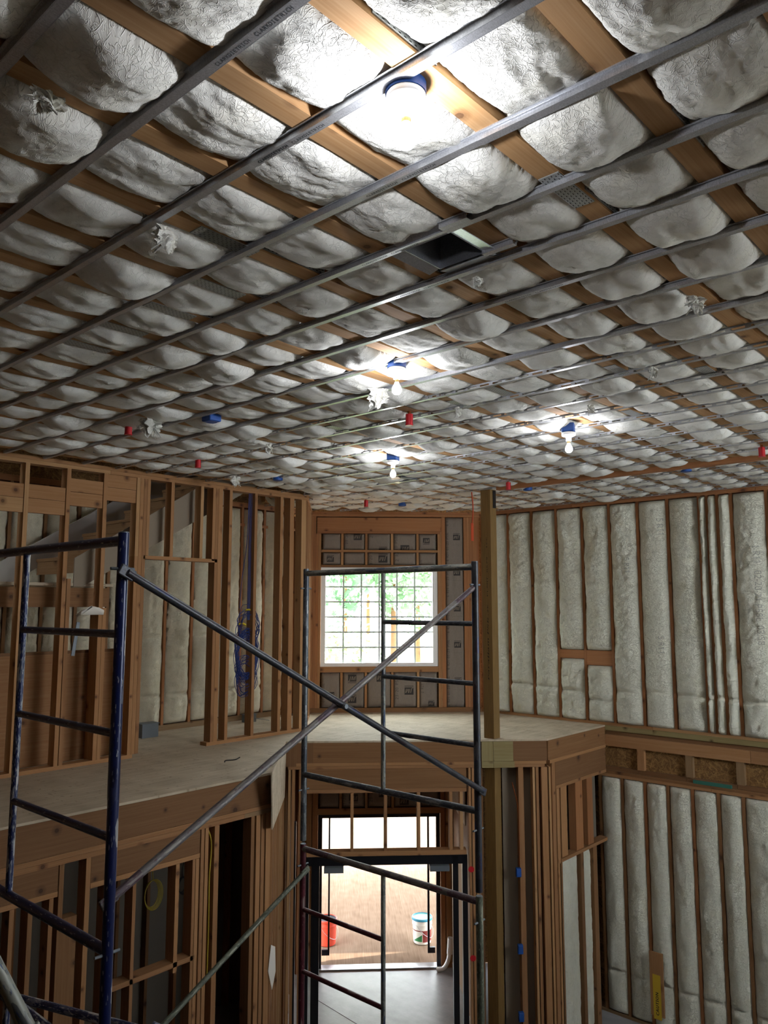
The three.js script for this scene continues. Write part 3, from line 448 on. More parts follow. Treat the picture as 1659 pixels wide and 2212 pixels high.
board(wallS, 'stairwell_side', M.osb, [XN, 6.95], [JB + 0.1, 3.4], [ZL - 0.1, ZL - 0.02]); board(wallS, 'stairwell_end', M.osb, [6.9, 7.0], [JB + 0.1, 3.4], [ZB, ZL - 0.1]);

const shadeFloor = structure('floor_added_shade', 'added unseen plywood floor behind the viewer that shades the lower storey', 'floor');
flat([[XN, -0.1], [7.0, -0.1], [7.0, ZN], [XN, ZN]], YF - 0.28, YF, M.subfloor, 'subfloor', shadeFloor);  // added slab out of view, keeps light from behind off the lower storey

// ---------------------------------------------------------------- lamps
function lamp(px, py, ySocket, label, boxed) {
  const p = onY(px, py, ySocket), t = thing('bulb_lampholder', label, 'lamp', [p.x, ySocket, p.z], 0, undefined);
  const lathe = (pts, m, n, nseg = 28) => add(t, n, new THREE.LatheGeometry(pts.map((q) => new THREE.Vector2(...q)), nseg), m);
  lathe([[0.0, 0.012], [0.052, 0.012], [0.056, 0.006], [0.056, -0.006], [0.050, -0.014], [0.030, -0.022], [0.022, -0.028], [0.021, -0.052], [0.018, -0.056], [0.0, -0.056]], M.porcelain, 'holder');
  if (boxed) { const b = add(t, 'junction_box', new RoundedBoxGeometry(0.10, 0.07, 0.10, 2, 0.008), M.blueBox, [0, 0.05, 0]); b.rotation.y = 0.4; } else add(t, 'junction_box', new THREE.CylinderGeometry(0.058, 0.058, 0.04, 24), M.blueBox, [0.003, 0.033, -0.003]);
  lathe([[0.0, -0.05], [0.0135, -0.05], [0.0135, -0.072], [0.011, -0.076]], M.brass, 'bulb_cap');
  const bulb = new THREE.MeshStandardMaterial({ color: 0xffffff, roughness: 0.3, emissive: new THREE.Color(1, 0.99, 0.97), emissiveIntensity: 6 });
  lathe([[0.012, -0.074], [0.016, -0.086], [0.026, -0.103], [0.030, -0.118], [0.028, -0.134], [0.018, -0.147], [0.0, -0.152]], bulb, 'bulb');
  const l = new THREE.PointLight(0xf6f8ff, BULB, 0, 2); l.position.set(0, -0.118, 0); l.shadow.radius = 1.4; l.castShadow = true; l.name = 'bulb_light'; t.add(l);
  if (!boxed) { const pull = add(t, 'label_plate', new RoundedBoxGeometry(0.016, 0.004, 0.010, 1, 0.001), M.muntin, [-0.018, -0.017, 0.030]); pull.rotation.y = 0.6; }
}
lamp(877, 212, JB - 0.045, 'white porcelain lampholder with glowing bulb beside the honey-coloured joist');
lamp(857, 800, JB - 0.05, 'white porcelain lampholder with glowing bulb next to a dangling white wisp');
lamp(1228, 938, JB - 0.10, 'glowing bulb below a blue junction box amid the slotted channels', true);
lamp(849, 998, JB - 0.10, 'glowing bulb below a blue junction box near the small ceiling vent', true);

// ---------------------------------------------------------------- square duct openings
function ductBox(name, label, c, hx, hz, y) {
  const t = thing(name, label, 'duct', [c[0], y, c[1]]);
  const q = (x0, x1, y0, y1, z0, z1, m, n) => add(t, n, boardGeo(x1 - x0, y1 - y0, z1 - z0), m, [(x0 + x1) / 2, (y0 + y1) / 2, (z0 + z1) / 2]);
  q(-hx, hx, 0.498, 0.503, -hz, hz, M.duct, 'duct_back'); for (const s of [-1, 1]) { q(s * hx - 0.002, s * hx + 0.002, 0, 0.5, -hz, hz, M.duct, 'duct_side'); q(-hx, hx, 0, 0.5, s * hz - 0.002, s * hz + 0.002, M.duct, 'duct_side'); }
  const w = 0.06;
  for (const [x0, x1, z0, z1, rx, rz] of [[-hx, hx, hz, hz + w, 0.2, 0], [-hx, hx, -hz - w, -hz, -0.25, 0], [hx, hx + w, -hz, hz, 0, 0.25], [-hx - w, -hx, -hz, hz, 0, -0.3]]) { const m = q(x0, x1, -0.003, 0, z0, z1, M.duct, 'flange'); m.rotation.set(rx, 0, rz); }
  return t;
}
const d1 = ductBox('ceiling_duct', 'square sheet-metal duct opening with bent flanges and dark throat', [2.445, -1.858], 0.127, 0.118, JB - 0.012);
for (const [px, py, l] of [[982, 482, 0.13], [1078, 537, 0.15]]) { const p = onY(px, py, JB - 0.02), m = add(d1, 'hanger_channel', channelGeo(l, false), M.zinc, [p.x - 2.445, 0.008, p.z + 1.858 - l / 2]); void m; }
{ const p = onY(868, 1037, JB - 0.02); ductBox('ceiling_duct', 'small square duct opening in the far ceiling near a bulb', [p.x, p.z], 0.13, 0.10, JB - 0.02); }

// ---------------------------------------------------------------- sprinkler caps, blue ceiling boxes, wisps
for (const [px, py, what] of [[884, 893, 'beyond the second bulb'], [428, 990, 'above the stud partition'], [1098, 1041, 'beside the timber post'], [791, 1080, 'in front of the gridded window'], [1645, 965, 'over the right-hand wall'], [278, 914, 'behind a ragged tuft near the partition']]) {
  const p = onY(px, py, JB - 0.015), t = thing('sprinkler_cap', `red plastic sprinkler cap hanging ${what}`, 'sprinkler', [p.x, JB - 0.02, p.z]);
  add(t, 'cap', new THREE.CylinderGeometry(0.028, 0.028, 0.085, 18), M.red, [0, -0.045, 0]); add(t, 'rim', new THREE.CylinderGeometry(0.030, 0.030, 0.008, 18), M.red, [0, -0.086, 0]); add(t, 'pipe_stub', new THREE.CylinderGeometry(0.013, 0.013, 0.06, 12), M.copper, [0, 0.025, 0]);
}
for (const [px, py, what] of [[457, 903, 'hanging square between joists left of the lamps'], [215, 972, 'above the partition near the stair'], [600, 1033, 'near the end of the partition'], [1482, 1014, 'behind the far ceiling beam'], [1140, 1055, 'just right of the timber post'], [869, 1089, 'in front of the window bay']]) {
  const p = onY(px, py, JB - 0.02), t = thing('ceiling_box', `blue plastic ceiling box ${what}`, 'electrical box', [p.x, JB - 0.02, p.z]);
  add(t, 'box', px === 457 ? new RoundedBoxGeometry(0.11, 0.06, 0.11, 2, 0.01) : new THREE.CylinderGeometry(0.055, 0.055, 0.05, 20, 1, false), M.blueBox, [0, 0.0, 0]); add(t, 'cavity', new THREE.CylinderGeometry(0.045, 0.045, 0.004, 20), M.blueBox, [0, px === 457 ? -0.031 : -0.026, 0]);
}
[[815, 850, 0.20, 'thin white wisp of fibre dangling beside the second bulb', 3], [320, 912, 0.20, 'ragged white tuft of fibre hanging from the left ceiling', 11], [505, 1035, 0.16, 'curled white strand of fibre hanging off the partition top plate', 3], [100, 225, 0.10, 'torn curling flap of fibre on a near left batt', 7], [355, 515, 0.13, 'crumpled dark-edged scrap of batt poking past a channel', 8], [990, 890, 0.10, 'white shred of fibre caught on a slotted channel', 6], [1275, 885, 0.09, 'white shred of fibre over the third bulb', 5], [1410, 805, 0.10, 'frayed tuft of fibre between slotted channels', 5], [578, 968, 0.12, 'torn paper-thin flap of fibre above the landing', 6], [1500, 655, 0.12, 'loose flake of fibre leaning on a joist', 5], [1030, 615, 0.06, 'small fringe of fibre under the channel past the duct', 5]].forEach(([px, py, s, label, n], i) => { const p = onY(px, py, JB - 0.06); tag(add(scene, 'fibre_tuft', tuft(s, i * 3.7 + 1, n), M.fluff, [p.x, JB - 0.03 + CY, p.z]), label, 'fibre tuft'); });

// ---------------------------------------------------------------- stair behind the partition
{
  const z0 = -7.80, z1 = -8.78, t = thing('stair', 'wooden stair flight rising behind the partition with drywall-sided stringer', 'stair', [0, YF, 0]);
  const P = (px, py) => { const p = onZ(px, py, z0); return [p.x, p.y - YF]; };
  const a = P(323, 1113), b = P(430, 1052), c = P(318.6, 1195), sl = (b[1] - a[1]) / (b[0] - a[0]), at = (x) => a[1] + sl * (x - a[0]), low = a[1] - (c[1] + sl * (a[0] - c[0]));
  const xl = P(158, 1267)[0], yl = P(158, 1267)[1], xr = 6.6;
  const g = prism([[xl, yl], [P(226, 1248)[0] - 0.25, yl], [xr, at(xr) - low], [xr, at(xr)], [xl, at(xl)]], 0.02); g.translate(0, 0, z0 - 0.01); add(t, 'stringer_panel', g, M.drywall);
  const run = 0.262, rise = run * sl; let k = 0;
  for (let x = xl + 0.05; x < 6.4; x += run, k++) { const y = at(xl) + (x - xl) * sl - 0.02; add(t, 'tread', boardGeo(run + 0.03, 0.035, z0 - z1 - 0.03), M.tread, [x + run / 2, y, (z0 + z1) / 2]); add(t, 'riser', boardGeo(0.02, rise, z0 - z1 - 0.03), M.tread, [x + 0.01, y - rise / 2, (z0 + z1) / 2]); }
  const far = prism([[xl - 0.6, at(xl - 0.6) - 0.1], [xr, at(xr) - 0.1], [xr, at(xr) + 0.2], [xl - 0.6, at(xl - 0.6) + 0.2]], 0.02); far.translate(0, 0, z1 + 0.0); add(t, 'skirt_board', far, M.primed);
  const ly = yl + 0.02; add(t, 'landing', boardGeo(xl - 1.2 + 0.45, 0.03, z0 - z1), M.subfloor, [(xl + 0.45 + 1.2) / 2, ly, (z0 + z1) / 2]); add(t, 'landing_beam', boardGeo(xl + 0.42 - 1.2, 0.20, 0.04), M.rim, [(xl + 0.42 + 1.2) / 2, ly - 0.13, z0 - 0.06]);
  add(t, 'landing_post', boardGeo(0.09, ly - 0.23, 0.09), M.stud, [xl + 0.30, (ly - 0.23) / 2, z0 - 0.06]);
}
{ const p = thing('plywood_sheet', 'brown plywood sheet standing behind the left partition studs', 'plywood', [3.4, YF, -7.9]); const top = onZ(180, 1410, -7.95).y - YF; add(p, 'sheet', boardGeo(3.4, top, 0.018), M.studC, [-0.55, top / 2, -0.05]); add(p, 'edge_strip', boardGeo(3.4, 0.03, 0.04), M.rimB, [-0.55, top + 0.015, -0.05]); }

// ---------------------------------------------------------------- blue cable coil hanging in the partition
{
  const zc = ZL - 0.06, top = onZ(541, 1066, zc), c1 = onZ(537, 1350, zc), t = thing('cable_coil', 'blue cable coil hung from the ceiling in the stud partition', 'cable', [c1.x, c1.y, zc]);
  const gs = [];
  for (let i = 0; i < 6; i++) gs.push(tube([[(i - 2.5) * 0.012, top.y - c1.y, 0.01 * (i % 2)], [(i - 2.5) * 0.012 + 0.01, 0.9, 0.0], [(i - 2.5) * 0.010 - 0.005, 0.35, 0.01], [(i - 2.5) * 0.008, 0.06, 0]], 0.003, 20, 6));
  gs.push(tube([[-0.03, top.y - c1.y, 0], [-0.06, 1.0, 0.01], [-0.13, 0.5, 0.01], [-0.14, 0.2, 0]], 0.004, 20, 6)); add(t, 'strand', mergeGeometries(gs), M.blueWire);
  const loop = (cx, cy, rx, ry, s, n) => { const out = []; for (let i = 0; i < n; i++) { const p = []; for (let k = 0; k < 12; k++) { const a = k / 12 * TAU, w = 1 + 0.3 * n3(s + i * 2.3, k * 0.7, 1) + 0.25 * n3(s * 3 + i * 5.1, 0.5, 2); p.push([cx + Math.cos(a) * rx * w + 0.07 * n3(i * 1.37, s, 3), cy + Math.sin(a) * ry * w + 0.12 * n3(i * 2.19, s, 8), 0.06 * n3(i * 1.7, s, k)]); } out.push(tube(p, 0.0036, 44, 6, true)); } return mergeGeometries(out); };
  add(t, 'upper_loop', loop(0.0, -0.02, 0.145, 0.19, 3.3, 9), M.blueWire); add(t, 'lower_loop', loop(-0.03, -0.36, 0.15, 0.28, 8.1, 26), M.blueWire); add(t, 'bottom_loop', loop(-0.02, -0.60, 0.13, 0.20, 5.7, 9), M.blueWire);
  for (const [x, y] of [[0.05, 0.165], [-0.05, 0.0]]) { const m = add(t, 'tape', new THREE.TorusGeometry(0.1, 0.012, 8, 10, 1.1), M.yellowTape, [x - 0.06, y - 0.08, 0.005]); m.rotation.z = 0.9; }
}

// ---------------------------------------------------------------- timber post
{
  const t = thing('timber_post', 'tall laminated timber post with stamped lettering at the landing edge', 'post', [8.10, YF, -5.50]);
  const psl = dataTex(256, 512, (u, v) => { const g = tn(u, v, 14, 0.8, 4) * 0.5 + tn(u, v, 34, 1.5, 8) * 0.45; const d = Math.max(0, g - 0.35) * 1.3; return [170 + 40 * g - 110 * d, 138 + 36 * g - 100 * d, 84 + 28 * g - 70 * d]; }, true, [2.4, 1]);
  const pm = new THREE.MeshStandardMaterial({ map: psl, roughness: 0.7 }); pm.color.setRGB(0.50, 0.45, 0.36);
  const mk = (y0, y1, n, par) => { const g = new RoundedBoxGeometry(0.13, y1 - y0, 0.145, 2, 0.004); const p = g.attributes.position, uv = g.attributes.uv, nn = g.attributes.normal; for (let i = 0; i < p.count; i++) uv.setXY(i, (Math.abs(nn.getX(i)) > 0.5 ? p.getZ(i) : p.getX(i)) , p.getY(i)); return add(par, n, g, pm, [0, (y0 + y1) / 2, 0]); };
  mk(0, JB - 0.02 - YF, 'shaft', t);
  const ink = canvasTex(128, 1024, (x, w, h) => { x.clearRect(0, 0, w, h); x.fillStyle = '#1a1510'; x.save(); x.translate(w / 2, h); x.rotate(-Math.PI / 2); x.textBaseline = 'middle'; x.font = 'italic bold 60px serif'; x.fillText('Parallam PSL', 40, 0); x.font = 'bold 44px monospace'; x.fillText('2.2E  PLANT 0579  ICC', 430, 0); x.restore(); });
  ink.wrapS = ink.wrapT = THREE.ClampToEdgeWrapping;
  const im = new THREE.MeshStandardMaterial({ map: ink, transparent: true, alphaTest: 0.4, roughness: 0.8 }); const s = add(t, 'stamp', new THREE.PlaneGeometry(0.05, 1.9), im, [-0.0656, 1.55, 0.01]); s.rotation.y = -Math.PI / 2;
  add(t, 'steel_strap', boardGeo(0.06, 0.22, 0.006), M.black, [0.02, JB - 0.02 - YF - 0.12, 0.0755]);
  const l = thing('timber_post', 'lower timber post under the landing beside the entrance', 'post', [8.10, YG, -5.50]); mk(0, -1.905 - YG, 'shaft', l);
  const rope = thing('orange_strap', 'orange strap hanging from the ceiling beside the timber post', 'strap', [0, 0, 0]), a = onY(1019, 1063, JB - 0.05); rope.position.set(a.x, a.y + CY, a.z); add(rope, 'strap', tube([[0, 0, 0], [0.01, -0.2, 0.01], [0, -0.42, 0]], 0.008, 12, 5), M.orangeTape); add(rope, 'tag', boardGeo(0.05, 0.22, 0.006), M.orangeTape, [0.0, -0.5, 0]); 
}

// ---------------------------------------------------------------- lower storey: left wall under the landing edge
const wallLL = structure('wall_lower_left', 'dark stud wall with headers under the landing edge');
{
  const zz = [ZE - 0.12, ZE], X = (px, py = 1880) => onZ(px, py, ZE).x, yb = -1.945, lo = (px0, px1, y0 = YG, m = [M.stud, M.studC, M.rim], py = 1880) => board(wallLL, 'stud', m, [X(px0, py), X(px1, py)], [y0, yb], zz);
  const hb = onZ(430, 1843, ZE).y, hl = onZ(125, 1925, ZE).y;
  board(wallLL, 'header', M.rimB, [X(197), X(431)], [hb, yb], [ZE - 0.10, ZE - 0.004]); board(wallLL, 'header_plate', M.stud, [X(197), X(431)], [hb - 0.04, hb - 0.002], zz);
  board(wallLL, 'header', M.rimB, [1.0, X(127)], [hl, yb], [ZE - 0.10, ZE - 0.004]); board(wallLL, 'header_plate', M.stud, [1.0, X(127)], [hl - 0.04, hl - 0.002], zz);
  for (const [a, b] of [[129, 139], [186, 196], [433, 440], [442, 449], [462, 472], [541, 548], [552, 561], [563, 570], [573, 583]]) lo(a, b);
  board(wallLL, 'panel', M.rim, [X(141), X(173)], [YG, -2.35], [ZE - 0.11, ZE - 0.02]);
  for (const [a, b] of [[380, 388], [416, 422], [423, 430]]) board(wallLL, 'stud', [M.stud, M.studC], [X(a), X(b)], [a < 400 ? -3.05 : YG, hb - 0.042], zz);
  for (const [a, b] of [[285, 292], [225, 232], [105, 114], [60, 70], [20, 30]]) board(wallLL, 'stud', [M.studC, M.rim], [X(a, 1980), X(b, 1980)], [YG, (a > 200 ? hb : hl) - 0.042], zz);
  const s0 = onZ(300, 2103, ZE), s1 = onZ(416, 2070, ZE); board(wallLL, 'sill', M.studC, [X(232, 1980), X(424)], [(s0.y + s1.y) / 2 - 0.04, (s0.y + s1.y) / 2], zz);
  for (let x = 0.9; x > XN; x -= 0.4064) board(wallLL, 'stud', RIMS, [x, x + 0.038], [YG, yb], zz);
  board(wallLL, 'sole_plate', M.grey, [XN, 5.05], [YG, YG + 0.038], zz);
}
const wallLB = structure('wall_lower_back', 'lower back wall of dark studs over grey panels');
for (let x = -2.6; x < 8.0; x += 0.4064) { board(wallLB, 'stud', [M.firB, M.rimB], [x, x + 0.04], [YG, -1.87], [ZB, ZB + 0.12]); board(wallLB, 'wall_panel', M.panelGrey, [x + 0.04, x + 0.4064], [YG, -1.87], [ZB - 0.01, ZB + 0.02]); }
// studs of the entry's left return
const wallEL = diagGroup(structure('wall_entry_left', 'stud side wall of the entry under the landing'));
for (const d of [7.84, 7.98, 8.3, 8.7, 9.08, 9.38]) board(wallEL, 'stud', STUDS, [-0.75, -0.634], [YG, -1.87], [-d - 0.038, -d]);
for (const d of [9.8, 10.3, 10.8, 11.3, 11.7]) board(wallEL, 'stud', RIMS, [-0.75, -0.634], [YG, -1.87], [-d - 0.038, -d]);
board(wallEL, 'sheathing', M.osb, [-0.78, -0.76], [YG, -1.87], [-11.9, -9.6]);
// entry wall at the landing's front edge
const wallE = diagGroup(structure('wall_entry', 'stud wall with header around the inner entry door'));
{
  const zz = [-DE - 0.12, -DE], T = (px, py = 1850) => onD(px, py, DE).x;
  board(wallE, 'header', M.rim, [-0.47, 1.50], [-2.13, -1.905], [-DE - 0.11, -DE - 0.004]); board(wallE, 'header_plate', M.studC, [-0.47, 1.50], [-2.175, -2.132], zz);
  for (const [a, b] of [[622, 627], [630, 636], [646, 652], [1013, 1018], [1020, 1026], [1028, 1034]]) board(wallE, 'stud', STUDS, [T(a, 1760), T(b, 1760)], [YG, -1.905], zz);
  for (const px of [760, 833, 905, 975, 998]) board(wallE, 'cripple_stud', STUDS, [T(px) - 0.018, T(px) + 0.018], [-2.83, -2.177], zz);
  board(wallE, 'door_head', M.stud, [T(662), T(1008)], [-2.885, -2.832], zz);
  // right of the post
  for (const [a, b, m] of [[1120, 1131, M.studC], [1151, 1156, M.studB], [1158, 1164, M.studC], [1170, 1183, M.stud], [1186, 1190, M.studB]]) board(wallE, 'stud', m, [T(a, 1700), T(b, 1700)], [YG, -1.905], zz);
  board(wallE, 'wall_panel', M.drywall, [1.96, 2.47], [YG, -1.905], [-DE - 0.20, -DE - 0.17]); board(wallE, 'wall_panel', M.rimB, [1.68, 1.72], [YG, -1.905], [-DW, -DE - 0.15]);
}
const wallER = structure('wall_entry_right', 'stud wall with a header and small opening under the right landing edge');
{
  const zz = [ZR - 0.12, ZR], X = (px, py = 1750) => onZ(px, py, ZR).x, hb = onZ(1240, 1684, ZR).y, sy = onZ(1250, 1838, ZR).y;
  board(wallER, 'header', M.rimB, [X(1202), XR - 0.01], [hb, -1.872], [ZR - 0.10, ZR - 0.004]); board(wallER, 'header_plate', M.studC, [X(1202), XR - 0.01], [hb - 0.04, hb - 0.002], zz);
  for (const [a, b] of [[1194, 1201], [1203, 1209]]) board(wallER, 'stud', [M.studC, M.stud], [X(a), X(b)], [YG, a < 1200 ? -1.872 : hb - 0.042], zz);
  for (const [a, b, m] of [[1215, 1228, M.stud], [1247, 1262, M.fir], [1272, 1284, M.firB]]) board(wallER, 'cripple_stud', m, [X(a), X(b)], [sy, hb - 0.042], [ZR - 0.12, ZR - 0.02]);
  board(wallER, 'sill', M.studC, [X(1210), XR - 0.01], [sy - 0.04, sy - 0.002], zz);
  for (const [a, b] of [[1211, 1216], [1256, 1262], [1283, 1291]]) board(wallER, 'stud', RIMS, [X(a, 1900), X(b, 1900)], [YG, sy - 0.042], zz);
  board(wallER, 'wall_panel', M.panelGrey, [8.55, XR - 0.01], [YG, -1.872], [ZR - 0.2, ZR - 0.17]);
  for (const [a, b] of [[1217, 1255], [1263, 1282]]) { const x0 = X(a, 1900), x1 = X(b, 1900), m = add(scene, 'insulation_batt', wallBatt(x1 - x0, sy - YG - 0.08, a, 0.0, [], 0.5), M.fluffWall, [(x0 + x1) / 2, YG + 0.03 + CY, ZR - 0.02]); tag(m, a < 1230 ? 'wide pale batt under the small opening beside the entry' : 'narrow pale batt under the small opening beside the entry', 'insulation'); }
}
// outer wall of the entry
{
  const zz = [-DW - 0.14, -DW];
  for (const [a, b] of [[-0.62, -0.58], [-0.47, -0.40], [-0.39, -0.31], [1.50, 1.56], [1.57, 1.65], [1.75, 1.79]]) board(wallW, 'stud', [M.fir, M.stud], [a, b], [YG, -1.88], zz);
  board(wallW, 'door_head', M.stud, [-0.31, 1.50], [-3.045, -2.96], zz); for (const t of [0.02, 0.40, 0.79, 1.18]) board(wallW, 'cripple_stud', STUDS, [t - 0.018, t + 0.018], [-2.958, -1.9], zz);
  const es = [-0.31, 0.02, 0.40, 0.79, 1.18, 1.5]; for (let i = 0; i < 5; i++) facedBatt(es[i] + 0.022, es[i + 1] - 0.022, -2.955, -1.95, KRAFT[i], `dim kraft-faced batt above the outer entry doors, ${ORD[i]} from the partition side`, 'kraft batts above the outer doors', i * 5 + 130);
  board(wallW, 'sunlit_panel', M.plyPale, [1.60, 1.615], [-2.78, -2.17], [-11.6, -10.3]);  // pale colour stands for sunlight on the sheathing
}

// ---------------------------------------------------------------- doors
const door1 = diagGroup(structure('door_1', 'dark aluminium frame of the outer entry doors', 'door'));
{
  const b = (a, c, y0, y1, d0 = DW + 0.02, d1 = DW + 0.08, n = 'jamb', m = M.bronze) => board(door1, n, m, [a, c], [y0, y1], [-d1, -d0]);
  b(-0.305, -0.245, YG, -3.05); b(1.432, 1.49, YG, -3.05); b(-0.305, 1.49, -3.10, -3.05, DW + 0.02, DW + 0.08, 'head');
  for (const [a, c] of [[-0.155, -0.13], [1.33, 1.36]]) { b(a, c, YG + 0.1, -3.1, DW + 0.3, DW + 0.34, 'leaf_stile'); } b(-0.245, -0.13, YG + 0.08, YG + 0.16, DW + 0.30, DW + 0.34, 'leaf_rail'); b(1.33, 1.44, YG + 0.08, YG + 0.16, DW + 0.30, DW + 0.34, 'leaf_rail');
  b(-0.30, 1.49, YG, YG + 0.02, DW - 0.02, DW + 0.14, 'threshold', M.zinc);
}
const door2 = diagGroup(structure('door_2', 'black frame of the inner entry door with closers', 'door'));
{
  const T = (px, py = 2000) => onD(px, py, DE + 0.02).x, b = (a, c, y0, y1, n = 'jamb', m = M.black) => board(door2, n, m, [a, c], [y0, y1], [-DE - 0.08, -DE - 0.01]);
  b(T(659), T(666), YG, -2.89); b(T(672), T(689), YG, -2.89, 'leaf_stile'); b(T(979), T(991), YG, -2.89, 'leaf_stile'); b(T(1000), T(1011), YG, -2.89); b(T(659), T(1011), -2.99, -2.89, 'head');
  b(T(630), T(637), YG, -2.5, 'jamb');
  for (const [a, c] of [[700, 742], [928, 970]]) board(door2, 'closer', M.steelGrey, [T(a, 1880), T(c, 1880)], [-3.06, -3.0], [-DE - 0.10, -DE + 0.03]);
  for (const px of [669, 995]) add(door2, 'side_glass', new THREE.PlaneGeometry(0.05, 2.2), glass, [T(px), -4.05 + CY, -DE - 0.045]);
}

// ---------------------------------------------------------------- outside
{
  const g = new THREE.BoxGeometry(7, 0.15, 9); { const uv = g.attributes.uv, p = g.attributes.position; for (let i = 0; i < uv.count; i++) uv.setXY(i, p.getX(i), p.getZ(i)); }
  const porch = add(scene, 'porch_slab', g, M.porch); porch.position.set(...fromDiag(0.6, YG - 0.085 + CY, DW + 4.6)); porch.rotation.y = DIAG; porch.userData = { kind: 'structure', label: 'brushed concrete porch outside the entry', category: 'porch' };
  const shade_roof = diagGroup(structure('shade_roof', 'added unseen timber roof sized to shade the porch', 'shade_roof')); board(shade_roof, 'shade_roof_slab', M.rim, [-5, 6.2], [-2.55, -2.35], [-DW - 5.0, -DW - 0.17]); for (const t of [-4.8, 5.9]) board(shade_roof, 'shade_roof_post', M.rim, [t, t + 0.15], [YG, -2.55], [-DW - 4.9, -DW - 4.75]);  // added roof out of view, made large to shade the porch
  const gm = new THREE.MeshStandardMaterial({ map: concTex, roughness: 0.95 }); gm.color.setRGB(0.45, 0.44, 0.42);
  const ground = add(scene, 'ground', new THREE.BoxGeometry(160, 0.1, 160), gm, [50, YG - 0.22 + CY, -60]); ground.userData = { kind: 'structure', label: 'pale paved yard outside', category: 'ground' };
  const grass = solid(0x86a843, 1), strip = add(scene, 'lawn', new THREE.BoxGeometry(7, 0.08, 5), grass); strip.position.set(...fromDiag(2.4, YG - 0.13 + CY, 30)); strip.rotation.y = DIAG; strip.userData = { kind: 'structure', label: 'strip of bright lawn across the yard', category: 'lawn' };
  const bank = add(scene, 'bank', new THREE.BoxGeometry(90, 1.2, 30), solid(0xb9b79c, 1)); bank.position.set(...fromDiag(5, YG + 0.3 + CY, 62)); bank.rotation.y = DIAG; bank.userData = { kind: 'structure', label: 'dry pale bank beyond the yard', category: 'bank' };
}
const LEAF = [0x7f9c74, 0x94ad86, 0x6e8f6a, 0xa5b98f].map((h) => { const m = solid(h, 0.9); m.side = THREE.DoubleSide; return m; });
function tree(px, py, D, w, h, crownLow, label, group, n, leaf) {
  const c = onD(px, py, D), p = fromDiag(c.x, YG - 0.16, D), t = thing('tree', label, 'tree', [p[0], YG - 0.16, p[2]], 0, group);
  if (crownLow > 0.4) add(t, 'trunk', new THREE.CylinderGeometry(0.10, 0.2, h * 0.7, 8), M.rimB, [0, h * 0.35, 0]);
  const pos = [], idx = [], blobs = Array.from({ length: 9 }, () => [rr(-0.6, 0.6) * w / 2, crownLow + rr(0.12, 0.9) * (h - crownLow), rr(-0.5, 0.5) * w / 2, rr(0.22, 0.42) * w]);
  for (let i = 0; i < n; i++) { const b = blobs[i % 9], a = rr(0, TAU), e = Math.acos(rr(-1, 1)), r = b[3] * Math.cbrt(rr(0.2, 1)), x = b[0] + r * Math.sin(e) * Math.cos(a), y = Math.max(0.1, b[1] + r * 0.75 * Math.cos(e)), z = b[2] + r * Math.sin(e) * Math.sin(a), k = pos.length / 3; const d = [rr(-1, 1), rr(-1, 1), rr(-1, 1)], d2 = [rr(-1, 1), rr(-1, 1), rr(-1, 1)]; for (const [s, q] of [[1, 0], [0, 1], [-1, 0], [0, -1]]) pos.push(x + leaf * (s * d[0] + q * d2[0]), y + leaf * (s * d[1] + q * d2[1]), z + leaf * (s * d[2] + q * d2[2])); idx.push(k, k + 1, k + 2, k, k + 2, k + 3); }
  const g = new THREE.BufferGeometry(); g.setAttribute('position', new THREE.Float32BufferAttribute(pos, 3)); g.setAttribute('uv', new THREE.Float32BufferAttribute(new Array(pos.length / 3 * 2).fill(0), 2)); g.setIndex(idx); g.computeVertexNormals(); add(t, 'foliage', g, LEAF[Math.floor(rnd() * 4)]);
}
for (const [px, D, w, h] of [[690, 40, 6, 11], [745, 52, 7, 14], [795, 64, 7, 15], [850, 43, 6, 11.5], [903, 56, 7, 14], [960, 70, 8, 16]]) tree(px, 1400, D, w, h, 4.2, `leafy green tree beyond the yard, ${ORD[[690, 745, 795, 850, 903, 960].indexOf(px)]} from the partition end of the window view`, 'trees outside the window', 1500, 0.22);
tree(738, 1420, 24, 3.4, 4.6, 0.4, 'round green bush outside the lower left window panes', undefined, 1400, 0.13); tree(682, 1420, 28.5, 3.6, 6.5, 0.4, 'taller green bush at the left edge of the window view', undefined, 1300, 0.13);
{ // pickup truck parked across the yard
  const D = 40, c = onD(905, 1425, D), p = fromDiag(c.x, YG - 0.17, D), t = thing('pickup_truck', 'white pickup truck parked across the yard', 'truck', [p[0], YG - 0.17, p[2]], DIAG); const wm = solid(0xe6e8ea, 0.4), dm = solid(0x3b4350, 0.3);
  add(t, 'body', new RoundedBoxGeometry(5.0, 0.75, 1.8, 2, 0.12), wm, [0, 0.85, 0]); const cab = prism([[-0.9, 1.2], [1.3, 1.2], [0.8, 1.85], [-0.6, 1.85]], 1.6); cab.translate(0, 0, -0.8); add(t, 'cab', cab, wm); const gl = prism([[-0.75, 1.28], [1.1, 1.28], [0.7, 1.78], [-0.55, 1.78]], 1.64); gl.translate(0, 0, -0.82); add(t, 'side_window', gl, dm);
  for (const x of [-1.5, 1.5]) for (const z of [-0.8, 0.8]) { const w = add(t, 'wheel', new THREE.CylinderGeometry(0.38, 0.38, 0.24, 20), M.black, [x, 0.38, z]); w.rotation.x = Math.PI / 2; }
}
